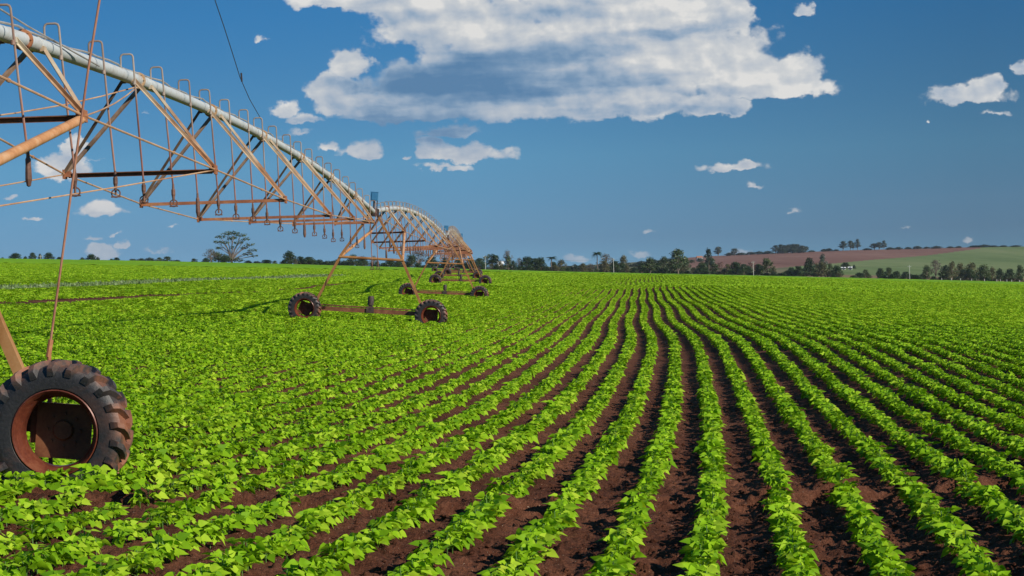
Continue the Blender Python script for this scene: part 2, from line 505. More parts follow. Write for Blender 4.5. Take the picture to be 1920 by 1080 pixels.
def leaf_mat(name, dark, mid, light, transl=0.3, rough=0.45, attr='tint', spec=0.4):
    m, n, b, out = new_mat(name)
    at_ = n.n('ShaderNodeAttribute', attribute_name=attr)
    oi = n.n('ShaderNodeObjectInfo')
    g = n.n('ShaderNodeNewGeometry')
    big = n.noise(g.outputs['Position'], 0.12, 3, 0.6).outputs[0]
    f = n.m('ADD', n.m('MULTIPLY', at_.outputs['Fac'], 0.62), n.m('ADD', n.m('MULTIPLY', oi.outputs['Random'], 0.20), n.m('MULTIPLY', big, 0.20)))
    c = n.ramp(f, [(0.12, dark), (0.5, mid), (0.84, light), (1.0, tuple(x * k for x, k in zip(light, (1.35, .95, 1.2))))])
    n.t.links.new(c, b.inputs['Base Color'])
    b.inputs['Roughness'].default_value = rough
    b.inputs['Specular IOR Level'].default_value = spec
    tr = n.n('ShaderNodeBsdfTranslucent')
    tcol = n.mix(1.0, c, (1.0, 1.0, 0.45), 'MULTIPLY')
    n.t.links.new(tcol, tr.inputs[0])
    mx = n.n('ShaderNodeMixShader', ins={0: transl, 1: b.outputs[0], 2: tr.outputs[0]})
    n.t.links.new(mx.outputs[0], out.inputs[0])
    return m
M['bean'] = leaf_mat('bean_leaf', (0.105, 0.250, 0.006), (0.250, 0.460, 0.009), (0.42, 0.59, 0.035), 0.32, 0.6, spec=0.12)
M['stem'] = leaf_mat('bean_stem', (0.08, 0.16, 0.03), (0.12, 0.24, 0.04), (0.16, 0.28, 0.05), 0.0)
M['leaf_dark'] = leaf_mat('leaf_dark', (0.012, 0.028, 0.010), (0.026, 0.056, 0.016), (0.055, 0.095, 0.026), 0.15)
M['leaf_mid'] = leaf_mat('leaf_mid', (0.030, 0.052, 0.018), (0.055, 0.088, 0.026), (0.105, 0.14, 0.04), 0.2)
M['leaf_olive'] = leaf_mat('leaf_olive', (0.05, 0.055, 0.022), (0.095, 0.095, 0.035), (0.15, 0.14, 0.05), 0.2)
M['leaf_grey'] = leaf_mat('leaf_grey', (0.07, 0.062, 0.045), (0.12, 0.105, 0.075), (0.19, 0.17, 0.12), 0.1)
M['leaf_pink'] = leaf_mat('leaf_pink', (0.10, 0.05, 0.04), (0.17, 0.095, 0.075), (0.24, 0.15, 0.12), 0.1)
M['leaf_blue'] = leaf_mat('leaf_blue', (0.022, 0.040, 0.030), (0.040, 0.066, 0.046), (0.070, 0.098, 0.062), 0.1)
M['bark'] = metal_mat('bark', [(0.3, (0.10, 0.075, 0.055)), (0.6, (0.20, 0.16, 0.125))], 0.8, 0.9)

def ground_mat(name, stops, s1=0.02, s2=0.6, stretch=(1, 1, 1), bump=0.5, bd=0.4):
    m, n, b, out = new_mat(name)
    g = n.n('ShaderNodeNewGeometry')
    pos = n.vm('MULTIPLY', g.outputs['Position'], stretch)
    a1 = n.noise(pos, s1, 5, 0.6, 0.5).outputs[0]
    a2 = n.noise(pos, s2, 5, 0.7).outputs[0]
    f = n.m('ADD', n.m('MULTIPLY', a1, 0.55), n.m('MULTIPLY', a2, 0.45))
    c = n.ramp(f, stops)
    n.t.links.new(c, b.inputs['Base Color'])
    b.inputs['Roughness'].default_value = 0.95
    b.inputs['Specular IOR Level'].default_value = 0.1
    bp = n.n('ShaderNodeBump', ins={'Height': a2, 'Strength': bump, 'Distance': bd})
    n.t.links.new(bp.outputs[0], b.inputs['Normal'])
    return m
M['plough'] = ground_mat('ploughed_earth', [(0.36, (0.15, 0.073, 0.052)), (0.5, (0.195, 0.100, 0.072)), (0.64, (0.235, 0.13, 0.095))], 0.008, 0.05, (1, 0.25, 1))
M['pasture'] = ground_mat('pasture_grass', [(0.36, (0.095, 0.14, 0.045)), (0.5, (0.14, 0.185, 0.065)), (0.64, (0.19, 0.215, 0.09))], 0.006, 0.05, (1, 0.15, 1))
M['verge'] = ground_mat('dry_verge', [(0.36, (0.15, 0.085, 0.05)), (0.5, (0.21, 0.13, 0.075)), (0.64, (0.19, 0.18, 0.08))], 0.02, 0.2)
M['farhill'] = ground_mat('far_olive', [(0.36, (0.06, 0.075, 0.035)), (0.5, (0.12, 0.12, 0.055)), (0.64, (0.20, 0.165, 0.09))], 0.008, 0.05, (1, 0.3, 1))
M['canopy'] = ground_mat('far_crop_canopy', [(0.34, (0.10, 0.22, 0.005)), (0.5, (0.165, 0.33, 0.006)), (0.66, (0.23, 0.41, 0.010))], 0.03, 2.2, (1.6, 0.5, 1), 0.8, 0.12)

# ------------------------------------------------------------------ terrain
def rise(px, py, Z):
    return at(px, py, Z).z
PXC = np.array([-1600, 0, 480, 960, 1440, 1920, 3600], float)
ZK = np.array([8, 11, 15.3, 27, 45, 67, 90, 118, 154, 178, 212, 270, 363, 560, 1000], float)
GT = np.array([                       # height of the ground against the eye
 [-1.50, -1.56, -1.61, -1.66, -1.70, -1.74, -1.9],
 [-1.45, -1.57, -1.64, -1.70, -1.76, -1.82, -2.0],
 [-1.40, -1.62, -1.70, -1.78, -1.85, -1.92, -2.15],
 [-1.10, -1.60, -1.80, -1.95, -2.02, -2.15, -2.6],
 [-0.40, -1.25, -1.62, -1.86, -1.88, -2.15, -3.2],
 [ 0.60, -0.74, -1.46, -2.04, -2.00, -2.50, -4.2],
 [ 1.20, -0.30, -1.15, -1.97, -2.05, -3.00, -5.3],
 [ 2.20, -0.05, -1.05, -1.93, -2.15, -3.50, -6.8],
 [ 3.30,  0.45, -0.55, -1.50, -2.10, -3.80, -8.2],
 [ 4.30,  0.75, -0.45, -1.62, -2.35, -4.10, -9.2],
 [ 5.50,  1.20, -0.20, -1.45, -2.75, -4.60, -10.],
 [ 8.00,  2.00,  0.40, -1.15, -2.85, -5.20, -12.],
 [12.00,  3.30,  1.10, -0.95, -3.10, -6.00, -15.],
 [20.00,  6.20,  2.90, -0.95, -4.70, -9.00, -21.],
 [35.00, 12.00,  6.10, -1.35, -8.10, -15.1, -36.]])
EDGE_PX = [-1600, 0, 150, 300, 520, 700, 960, 1210, 1437, 1700, 1920, 3600]
EDGE_Y = [452, 487, 488.3, 490, 496, 500, 508, 513.5, 518, 525, 530.5, 575]
def smooth1(a, k, axis):
    ker = np.exp(-0.5 * (np.arange(-3 * k, 3 * k + 1) / k) ** 2); ker /= ker.sum()
    pad = [(0, 0), (0, 0)]; pad[axis] = (3 * k, 3 * k)
    b = np.pad(a, pad, mode='edge')
    return np.apply_along_axis(lambda r: np.convolve(r, ker, 'valid'), axis, b)
LG = np.linspace(math.log(8), math.log(1000), 300)
PG = np.linspace(-1600, 3600, 261)
tmp = np.array([np.interp(PG, PXC, GT[i]) for i in range(len(ZK))])
edge = np.array([rise(p, y, 1000) - EYE for p, y in zip(EDGE_PX, EDGE_Y)])
tmp[-1] = np.interp(PG, EDGE_PX, edge)
GG = np.array([np.interp(LG, np.log(ZK), tmp[:, j]) for j in range(len(PG))]).T
GG = smooth1(smooth1(GG, 4, 0), 6, 1)
GG += EYE

def base_height(x, y):
    x = np.asarray(x, float); y = np.asarray(y, float)
    yc = np.clip(y, 8, 1000)
    p = np.clip(960 + F * x / yc, PG[0], PG[-1])
    fi = (p - PG[0]) / (PG[1] - PG[0]); fj = (np.log(yc) - LG[0]) / (LG[1] - LG[0])
    i = np.clip(fi.astype(int), 0, len(PG) - 2); j = np.clip(fj.astype(int), 0, len(LG) - 2)
    a = fi - i; b_ = fj - j
    return (GG[j, i] * (1 - a) * (1 - b_) + GG[j, i + 1] * a * (1 - b_) + GG[j + 1, i] * (1 - a) * b_ + GG[j + 1, i + 1] * a * b_)

def gz(x, y):
    return float(base_height(x, y))

# lattice noise
_LAT = RNG.random((256, 256))
def vnoise(x, y, s):
    x = x * s + 40.3; y = y * s + 17.7
    i = np.floor(x).astype(int); j = np.floor(y).astype(int)
    a = x - i; b_ = y - j
    a = a * a * (3 - 2 * a); b_ = b_ * b_ * (3 - 2 * b_)
    g = lambda p, q: _LAT[p & 255, q & 255]
    return g(i, j) * (1 - a) * (1 - b_) + g(i + 1, j) * a * (1 - b_) + g(i, j + 1) * (1 - a) * b_ + g(i + 1, j + 1) * a * b_

# sideways run of the crop rows
CK = np.array([0, 12, 22, 33, 45, 60, 80, 115, 155, 185, 225, 300, 400, 1000, 1200], float)
CS = np.array([.115, .112, .102, .082, .066, .060, .066, .064, .078, .055, .066, .075, .068, .070, .070])
CZ = np.linspace(-60, 1200, 6301)
CC = np.concatenate([[0], np.cumsum(np.interp(CZ, CK, CS)[:-1] * np.diff(CZ))])
CC = CC - np.interp(0, CZ, CC)
def rowshift(y):
    return np.interp(y, CZ, CC) + 0.06 * np.sin(np.asarray(y) / 6.1) * np.clip(np.asarray(y) / 40, 0, 1)
ROW = 0.5
ROW0 = 1.02 - float(rowshift(10.9))          # a row passes here
def rowphase(x, y):
    q = (x - rowshift(y) - ROW0) / ROW
    return q - np.round(q)                    # 0 on a row, +-0.5 between rows

# ground polylines seen in the photograph, laid on the ground
def on_ground(px, py, z0=10, z1=990):
    d = ray(px, py)
    zs = np.exp(np.linspace(math.log(z0), math.log(z1), 4000))
    h = EYE + d.z * zs - base_height(d.x * zs, zs)
    k = np.argmax(h < 0)
    if h[k] >= 0: k = len(zs) - 1
    return (d.x * zs[k], zs[k])
def seg_dist(x, y, poly):
    best = np.full(np.shape(x), 1e9)
    for (ax, ay), (bx, by) in zip(poly[:-1], poly[1:]):
        dx, dy = bx - ax, by - ay
        t = np.clip(((x - ax) * dx + (y - ay) * dy) / (dx * dx + dy * dy), 0, 1)
        best = np.minimum(best, np.hypot(x - ax - t * dx, y - ay - t * dy))
    return best
WT = [(-9.5, 15.5), (-3.4, 14.3), (-0.6, 14.0)] + [(0.6, 14.25), (1.9, 14.8), (3.1, 15.6), (4.6, 16.7), (9.0, 19.6)]   # old wheel rut
GRASS = [on_ground(*p) for p in ((-330, 563), (0, 543.5), (150, 537), (300, 529.5), (470, 524.5), (620, 517.5))]
BROWN = [on_ground(*p) for p in ((-300, 590), (60, 571.5), (230, 561.5), (390, 553), (560, 543.5), (690, 531))]

def soil_height(x, y):
    z = base_height(x, y)
    ph = rowphase(x, y)
    fade = np.clip(1.4 - y / 70.0, 0, 1)
    z = z + 0.018 * np.cos(2 * np.pi * ph) * fade
    near = np.clip(1.25 - y / 32.0, 0, 1)
    n1 = vnoise(x, y, 3.1); n2 = vnoise(x, y, 9.7); n3 = vnoise(x, y, 23.0)
    n4 = vnoise(x, y, 15.0)
    z = z + near * (0.030 * (n1 - 0.5) + 0.045 * (n2 - 0.5) + 0.075 * np.maximum(n3 - 0.45, 0) + 0.05 * np.maximum(n4 - 0.5, 0))
    # raked cross-ripples between the rows
    rip = np.sin(2 * np.pi * y / 0.17 + 4 * n1)
    z = z + near * 0.013 * rip * np.clip(np.abs(ph) * 2.2, 0, 1)
    m_ = (y > 9) & (y < 24)
    dw = np.where(m_, seg_dist(np.where(m_, x, 0), np.where(m_, y, 99), WT), 9)
    z = z + 0.10 * np.exp(-((dw - 0.13) / 0.07) ** 2) * (0.5 + 0.9 * n1) - 0.05 * np.exp(-((dw) / 0.08) ** 2)
    return z

ys = np.concatenate([np.linspace(-60, 7.8, 24), np.exp(np.linspace(math.log(8), math.log(60), 620)), np.exp(np.linspace(math.log(60.8), math.log(1000), 260))])
ts = np.concatenate([np.linspace(-1.2, -0.34, 40), np.linspace(-0.335, 0.335, 560), np.linspace(0.345, 1.2, 40)])
TY, TT = np.meshgrid(ys, ts, indexing='ij')
TX = TT * (np.maximum(TY, 4.0) + 0.0) * np.where(TY < 8, 1 + (8 - TY) / 12, 1.0)
TZ = soil_height(TX, TY)
ny, nx = TY.shape
vid = np.arange(ny * nx).reshape(ny, nx)
quads = np.stack([vid[:-1, :-1], vid[:-1, 1:], vid[1:, 1:], vid[1:, :-1]], -1).reshape(-1, 4)
me = np_mesh('field_soil', np.stack([TX, TY, TZ], -1).reshape(-1, 3), quads, M['soil'], smooth=True)
fld = link('ground', me)
tag(fld, 'red-brown tilled soil of the bean field', 'soil', kind='structure')

# ------------------------------------------------------------------ hills behind the field
RID_PX = [-1600, 0, 500, 700, 900, 1000, 1100, 1200, 1300, 1380, 1460, 1600, 1700, 1840, 1920, 2200, 3600]
RID_Y = [500, 495, 499, 500, 503, 500, 496, 490, 482, 478, 474.5, 469, 467, 463, 462, 462, 470]
def hill_h(p, Z):
    e = np.interp(p, EDGE_PX, EDGE_Y); r = np.interp(p, RID_PX, RID_Y)
    s = np.clip((Z - 1040) / (2600 - 1040), 0, 1)
    s = s ** 0.85
    yy = e + 1.2 * np.clip((Z - 1000) / 20, 0, 1) * (p < 1250) + (r - e) * s
    back = np.clip((Z - 2600) / 800, 0, 1)
    yy = yy + 9 * back ** 2
    # level: height from pixel rows (the camera is slightly rolled)
    H = 503 - 0.03 * (p - 960)
    return EYE + (H - yy) * Z / F
hp = np.linspace(-1600, 3600, 521)
hz_ = np.concatenate([np.linspace(1000, 1060, 7), np.linspace(1080, 2600, 110), np.linspace(2650, 3600, 12)])
HZ, HP = np.meshgrid(hz_, hp, indexing='ij')
HH = smooth1(hill_h(HP, HZ), 3, 1)
HH[0] = base_height((hp - 960) / F * 1000, np.full(len(hp), 1000.0))
HX = (HP - 960) / F * HZ
hy, hx = HZ.shape
vid = np.arange(hy * hx).reshape(hy, hx)
quads = np.stack([vid[:-1, :-1], vid[:-1, 1:], vid[1:, 1:], vid[1:, :-1]], -1).reshape(-1, 4)
cz = (HZ[:-1, :-1] + HZ[1:, 1:]) / 2; cp = (HP[:-1, :-1] + HP[1:, 1:]) / 2
cyy = 503 - 0.03 * (cp - 960) - ((HH[:-1, :-1] + HH[1:, 1:]) / 2 - EYE) * F / cz
low = np.interp(cp, [1290, 1450, 1560, 1640, 1740, 1835, 1860], [502, 503, 494.5, 487, 479, 466.5, 455])
isplough = (cp > 1290) & (cyy < low) & (cz > 1080)
isverge = (cz < 1180) & (cp > 1500)
ispast = (cp > 1480) & ~isplough & ~isverge
isfar = ~isplough & ~isverge & ~ispast
def submesh(name, mask, mat, label):
    q = quads[mask.reshape(-1)]
    used = np.unique(q); remap = np.full(hy * hx, -1); remap[used] = np.arange(len(used))
    vv = np.stack([HX, HZ, HH], -1).reshape(-1, 3)[used]
    o = link(name, np_mesh(name, vv, remap[q], mat, smooth=True))
    tag(o, label, 'land', kind='structure')
submesh('ploughed_field', isplough, M['plough'], 'reddish brown ploughed field on the far hillside')
submesh('pasture', ispast, M['pasture'], 'pale green pasture on the far hillside')
submesh('verge', isverge, M['verge'], 'dry brown strip of earth behind the tree line')
submesh('hills', isfar, M['farhill'], 'low olive land beyond the field')
# one great sheet below everything, out to the horizon
o = link('terrain', np_mesh('terrain', [(-14000, -3000, -45), (14000, -3000, -45), (14000, 14000, -45), (-14000, 14000, -45)], np.array([(0, 1, 2, 3)]), M["farhill"]))
tag(o, 'plain reaching to the horizon', 'land', kind='structure')

def land(px, Z):
    if Z < 1000:
        return gz((px - 960) / F * Z, Z)
    k = np.interp(Z, hz_, np.arange(len(hz_))); i = int(min(k, len(hz_) - 2)); a = k - i
    r0 = np.interp(px, hp, HH[i]); r1 = np.interp(px, hp, HH[i + 1])
    return float(r0 * (1 - a) + r1 * a)

# ------------------------------------------------------------------ bean plants (stuff)
LV = np.array([(0, 0, 0), (0, .34, -.05), (0, .70, -.05), (0, 1.0, -.16), (-.36, .17, .06), (-.30, .46, .05), (.36, .17, .06), (.30, .46, .05)])
LF = [(0, 1, 4), (1, 2, 5), (1, 5, 4), (2, 3, 5), (0, 6, 1), (1, 7, 2), (1, 6, 7), (2, 7, 3)]
LF = np.array(LF)
KV = np.array([(0, 0, 0), (-.36, .36, .05), (0, 1.0, -.06), (.36, .36, .05)])
KF = np.array([(0, 3, 2, 1)])

def frame(dirv, nrm):
    d = dirv / np.linalg.norm(dirv)
    s_ = np.cross(d, nrm); s_ /= (np.linalg.norm(s_) + 1e-9)
    n_ = np.cross(s_, d)
    return np.stack([s_, d, n_], 0)         # rows: x,y,z axes

def leafset(rng, leaves, V_, F_, mat, name, extra=None):
    vs = []; fs = []; tint = []; b0 = 0
    for (pos, dirv, nrm, size, t) in leaves:
        fr = frame(np.array(dirv, float), np.array(nrm, float))
        L = V_ * np.array([rng.uniform(.85, 1.1), 1, rng.uniform(.4, 1.8)])
        v = (L * size) @ fr + np.array(pos)
        vs.append(v); fs.append(F_ + b0); b0 += len(V_)
        tint += [t] * len(V_)
    vs = np.concatenate(vs); fs = np.concatenate(fs)
    me = np_mesh(name, vs, fs, mat, attrs={'tint': ('POINT', 'FLOAT', np.array(tint, np.float32))})
    return me

def plant_leaves(rng, h=0.22, rad=0.10, ntri=7, size=(.057, .087)):
    out_ = []
    for i in range(ntri):
        phi = i * 2.4 + rng.uniform(-.5, .5)
        lev = (i + .5) / ntri
        zt = h * (0.40 + 0.60 * lev) * rng.uniform(.85, 1.1)
        rr = rad * (1.05 - 0.65 * lev) * rng.uniform(.6, 1.2)
        c = np.array([math.cos(phi) * rr, math.sin(phi) * rr, zt])
        o_ = np.array([math.cos(phi), math.sin(phi), 0])
        sd = np.array([-math.sin(phi), math.cos(phi), 0])
        sz = rng.uniform(*size) * (1.1 - .15 * lev)
        pit = rng.uniform(-.75, .45)
        t0 = rng.uniform(.1, .9) if rng.random() > .015 or lev > .5 else 1.1
        nr = np.array([.30, -.45, .85]) + rng.normal(0, .35, 3)
        for dirv, off in ((o_, 0.02), (sd * .95 + o_ * .25, 0), (-sd * .95 + o_ * .25, 0)):
            dd = dirv + np.array([0, 0, pit + rng.uniform(-.25, .25)])
            nn = nr + rng.normal(0, .22, 3) + dirv * 0.35
            out_.append((c + o_ * off, dd, nn, sz * (1.12 if off else 1.0) * rng.uniform(.85, 1.1), float(np.clip(t0 + rng.uniform(-.15, .15) + .12 * (lev - .5), 0, 1.3))))
    return out_

protos = bpy.data.collections.new('crop_variants')
rng = np.random.default_rng(5)
NEARV = 7
for k in range(NEARV):
    lv = plant_leaves(rng, rng.uniform(.135, .18), rng.uniform(.045, .068), int(rng.integers(6, 9)))
    me = leafset(rng, lv, LV, LF, M['bean'], 'bean_%02d' % k)
    # short stem and leaf stalks in the same mesh
    mb = MB(); mb.tube([(0, 0, -.03), (0.005, 0, .15)], .004, 4)
    for (p, d_, n_, s_, t_) in lv[::3]:
        mb.tube([(0.003, 0, p[2] * .55), (p[0], p[1], p[2])], .0022, 3, cap=False)
    o = bpy.data.objects.new('v%02d' % k, me)
    sm = bpy.data.meshes.new('stem'); sm.from_pydata(mb.v, [], mb.f); sm.materials.append(M['stem'])
    import bmesh
    bm = bmesh.new(); bm.from_mesh(me); nf = len(bm.faces); bm.from_mesh(sm); bm.faces.ensure_lookup_table()
    for f_ in bm.faces[nf:]: f_.material_index = 1
    bm.to_mesh(me); bm.free(); me.materials.append(M['stem'])
    protos.objects.link(o)
MIDV = 5
for k in range(MIDV):                        # 0.45 m of row
    lv = []
    for q in range(5):
        yy = (q - 2) * .09
        for l in plant_leaves(rng, .145, .038, 5, (.054, .078)):
            lv.append((l[0] + np.array([rng.normal(0, .015), yy, 0]), *l[1:]))
    o = bpy.data.objects.new('v%02d' % (NEARV + k), leafset(rng, lv, KV, KF, M['bean'], 'beanrow_%02d' % k))
    protos.objects.link(o)
FARV = 4
for k in range(FARV):                        # 1.1 m of row, bigger leaf clumps
    lv = []
    for q in range(60):
        c = np.array([rng.normal(0, .040), rng.uniform(-.55, .55), rng.uniform(.03, .145)])
        a = rng.uniform(0, 6.28)
        lv.append((c, (math.cos(a), math.sin(a), rng.uniform(-.5, .6)), np.array([.3, -.45, .8]) + rng.normal(0, .45, 3), rng.uniform(.08, .112), rng.uniform(.1, .9)))
    o = bpy.data.objects.new('v%02d' % (NEARV + MIDV + k), leafset(rng, lv, KV, KF, M['bean'], 'beanfar_%02d' % k))
    protos.objects.link(o)

TOWERS_XY = []          # filled below, needed to leave out plants under the tyres
WHEEL_SPOTS = [(-3.58, 15.3), (-7.87, 15.3), (-7.07, 66.7), (-2.80, 66.7), (-6.28, 118), (-1.99, 118)]

def row_points(y0, y1, step, margin, tlim, jit):
    xs = []; yv = []
    nmax = int((tlim * y1 + margin) / ROW) + 4
    base = np.arange(y0, y1, step)
    sh0 = rowshift(base)
    for i in range(-nmax - 60, nmax + 60):
        yy = base + RNG.uniform(-.5, .5, len(base)) * step * .8
        xx = ROW0 + i * ROW + np.interp(yy, base, sh0) + RNG.normal(0, jit, len(base))
        ok = np.abs(xx) < tlim * yy + margin
        # an occasional missing plant
        xs.append(xx[ok]); yv.append(yy[ok])
    return np.concatenate(xs), np.concatenate(yv)

def cull(x, y, near):
    keep = np.ones(len(x), bool)
    keep &= seg_dist(x, y, GRASS) > (1.0 + 0.008 * y)
    keep &= seg_dist(x, y, BROWN) > np.where(vnoise(x, y, .12) > .40, .85, .45)
    for (wx, wy) in WHEEL_SPOTS:
        keep &= ~((np.abs(x - wx) < .40) & (np.abs(y - wy + (.25 if wy > 20 else 0)) < (.55 if wy > 20 else .2)))
    if near:
        gap = vnoise(x, y, .9)
        keep &= ~((gap > .90) & (RNG.random(len(x)) < .6))
        keep &= RNG.random(len(x)) > .04
    return keep
allx = []; ally = []; allr = []; alls = []; alli = []
for (y0, y1, step, i0, ni, near) in ((6.5, 60, .092, 0, NEARV, True), (60, 150, .42, NEARV, MIDV, False), (150, 420, 1.0, NEARV + MIDV, FARV, False)):
    x, y = row_points(y0, y1, step, 2.0, .30, .018 if near else .012)
    k = cull(x, y, near); x = x[k]; y = y[k]
    if near:
        r = RNG.uniform(-.6, .6, len(x)) + np.where(RNG.random(len(x)) < .5, 0, math.pi)
        r = RNG.uniform(0, 6.283, len(x))
        s_ = RNG.normal(1.0, .15, len(x)).clip(.55, 1.4) * (0.68 + .24 * vnoise(x, y, .5))
    else:
        slope = (rowshift(y + 1) - rowshift(y - 1)) / 2
        r = -np.arctan(slope) + np.where(RNG.random(len(x)) < .5, 0, math.pi)
        s_ = RNG.normal(1.0, .07, len(x)) * (0.88 + .2 * vnoise(x, y, .5)) * (1.0 + np.clip((y - 60) / 400, 0, .25))
    allx.append(x); ally.append(y); allr.append(r); alls.append(s_); alli.append(RNG.integers(0, ni, len(x)) + i0)
X = np.concatenate(allx); Y = np.concatenate(ally)
Zc = np.where(Y < 24, soil_height(X, Y), base_height(X, Y) + 0.012 * np.clip(1.4 - Y / 70, 0, 1))
pm = bpy.data.meshes.new('crop_points')
pm.vertices.add(len(X))
pm.vertices.foreach_set('co', np.stack([X, Y, Zc], -1).astype(np.float32).ravel())
for nm, typ, dat in (('rot', 'FLOAT', np.concatenate(allr)), ('scl', 'FLOAT', np.concatenate(alls)), ('idx', 'INT', np.concatenate(alli))):
    a = pm.attributes.new(nm, typ, 'POINT'); a.data.foreach_set('value', dat.astype(np.float32 if typ == 'FLOAT' else np.int32))
crop = link('bean_crop', pm)
tag(crop, 'bright green bean plants growing in long curving rows over the red soil', 'crop', kind='stuff')
ng = bpy.data.node_groups.new('crop_scatter', 'GeometryNodeTree')
ng.interface.new_socket('Geometry', in_out='INPUT', socket_type='NodeSocketGeometry')
ng.interface.new_socket('Geometry', in_out='OUTPUT', socket_type='NodeSocketGeometry')
gi = ng.nodes.new('NodeGroupInput'); go = ng.nodes.new('NodeGroupOutput')
ci = ng.nodes.new('GeometryNodeCollectionInfo'); ci.inputs['Collection'].default_value = protos
ci.inputs['Separate Children'].default_value = True; ci.inputs['Reset Children'].default_value = True
iop = ng.nodes.new('GeometryNodeInstanceOnPoints')
iop.inputs['Pick Instance'].default_value = True
def named(nm, typ):
    a = ng.nodes.new('GeometryNodeInputNamedAttribute'); a.data_type = typ; a.inputs['Name'].default_value = nm
    return a.outputs['Attribute']
cmb = ng.nodes.new('ShaderNodeCombineXYZ')
ng.links.new(named('rot', 'FLOAT'), cmb.inputs[2])
ng.links.new(gi.outputs[0], iop.inputs['Points'])
ng.links.new(ci.outputs[0], iop.inputs['Instance'])
ng.links.new(named('idx', 'INT'), iop.inputs['Instance Index'])
ng.links.new(cmb.outputs[0], iop.inputs['Rotation'])
ng.links.new(named('scl', 'FLOAT'), iop.inputs['Scale'])
ng.links.new(iop.outputs[0], go.inputs[0])
md = crop.modifiers.new('scatter', 'NODES'); md.node_group = ng
print('crop points', len(X))

# far canopy of the same crop, where rows close up
ys = np.exp(np.linspace(math.log(405), math.log(1000), 150)); ts = np.linspace(-.5, .5, 900)
TY, TT = np.meshgrid(ys, ts, indexing='ij'); TX = TT * TY
TZ = base_height(TX, TY) + .12 + .22 * vnoise(TX, TY, .9) + .10 * np.cos(2 * np.pi * rowphase(TX, TY) * 1.0) * 0
ny, nx = TY.shape; vid = np.arange(ny * nx).reshape(ny, nx)
quads = np.stack([vid[:-1, :-1], vid[:-1, 1:], vid[1:, 1:], vid[1:, :-1]], -1).reshape(-1, 4)
o = link('far_bean_crop', np_mesh('far_bean_crop', np.stack([TX, TY, TZ], -1).reshape(-1, 3), quads, M['canopy']))
tag(o, 'distant closed canopy of the bean crop below the tree line', 'crop', kind='stuff')

# loose clods lying on the near soil
clods = bpy.data.collections.new('clod_variants')
import bmesh
for k in range(4):
    bm = bmesh.new(); bmesh.ops.create_icosphere(bm, subdivisions=2, radius=1.0)
    for v in bm.verts:
        q = v.co
        v.co = q * (0.72 + 0.5 * float(vnoise(np.array(q.x + k * 7 + q.z), np.array(q.y - q.z * .7), 1.7)) + rng.normal(0, .05))
        v.co.z *= .7
    me = bpy.data.meshes.new('clod'); bm.to_mesh(me); bm.free(); me.materials.append(M['soil'])
    clods.objects.link(bpy.data.objects.new('c%02d' % k, me))
ncl = 26000
cy_ = 8.5 + 24 * RNG.random(ncl) ** 1.35
cx_ = RNG.uniform(-.31, .31, ncl) * cy_
keep = (np.abs(rowphase(cx_, cy_)) > .17 + .1 * RNG.random(ncl)) & (vnoise(cx_, cy_, 1.3) > .30)
cx_, cy_ = cx_[keep], cy_[keep]
cs_ = np.clip(RNG.lognormal(-4.85, .50, len(cx_)), .004, .032)
pm2 = bpy.data.meshes.new('clod_points'); pm2.vertices.add(len(cx_))
pm2.vertices.foreach_set('co', np.stack([cx_, cy_, soil_height(cx_, cy_) + cs_ * .25], -1).astype(np.float32).ravel())
for nm, typ, dat in (('rot', 'FLOAT', RNG.uniform(0, 6.28, len(cx_))), ('scl', 'FLOAT', cs_), ('idx', 'INT', RNG.integers(0, 4, len(cx_)))):
    a = pm2.attributes.new(nm, typ, 'POINT'); a.data.foreach_set('value', dat.astype(np.float32 if typ == 'FLOAT' else np.int32))
ng2 = ng.copy()
for nd_ in ng2.nodes:
    if nd_.bl_idname == 'GeometryNodeCollectionInfo': nd_.inputs['Collection'].default_value = clods
co = link('soil_clods', pm2)
co.modifiers.new('scatter', 'NODES').node_group = ng2
tag(co, 'loose lumps of red soil scattered between the near crop rows', 'soil', kind='stuff')

# grass growing along the old access strip
gp = []
for (ax, ay), (bx, by) in zip(GRASS[:-1], GRASS[1:]):
    L = math.hypot(bx - ax, by - ay); nrm = np.array([-(by - ay), bx - ax]) / L
    for _ in range(int(L * 22)):
        t = RNG.random(); x = ax + (bx - ax) * t; y = ay + (by - ay) * t
        o_ = RNG.normal(0, .55 + .004 * y); gp.append((x + nrm[0] * o_, y + nrm[1] * o_))
gp = np.array(gp)
lv = []
gh = base_height(gp[:, 0], gp[:, 1])
for (x, y), z in zip(gp, gh):
    a = RNG.uniform(0, 6.28)
    lv.append(((x, y, z), (math.cos(a) * .5, math.sin(a) * .5, 1), (math.sin(a), math.cos(a), .3), RNG.uniform(.10, .20) * (1 + y / 300), RNG.random()))
M['weed'] = leaf_mat('dry_weed', (0.09, 0.16, 0.045), (0.14, 0.22, 0.07), (0.22, 0.29, 0.12), 0.15)
KV2 = KV * np.array([.9, 1, 1])
o = link('grass', leafset(RNG, lv, KV2, KF, M['weed'], 'grass_strip'))
tag(o, 'grey-green grass strip crossing the crop on the left', 'grass', kind='stuff')

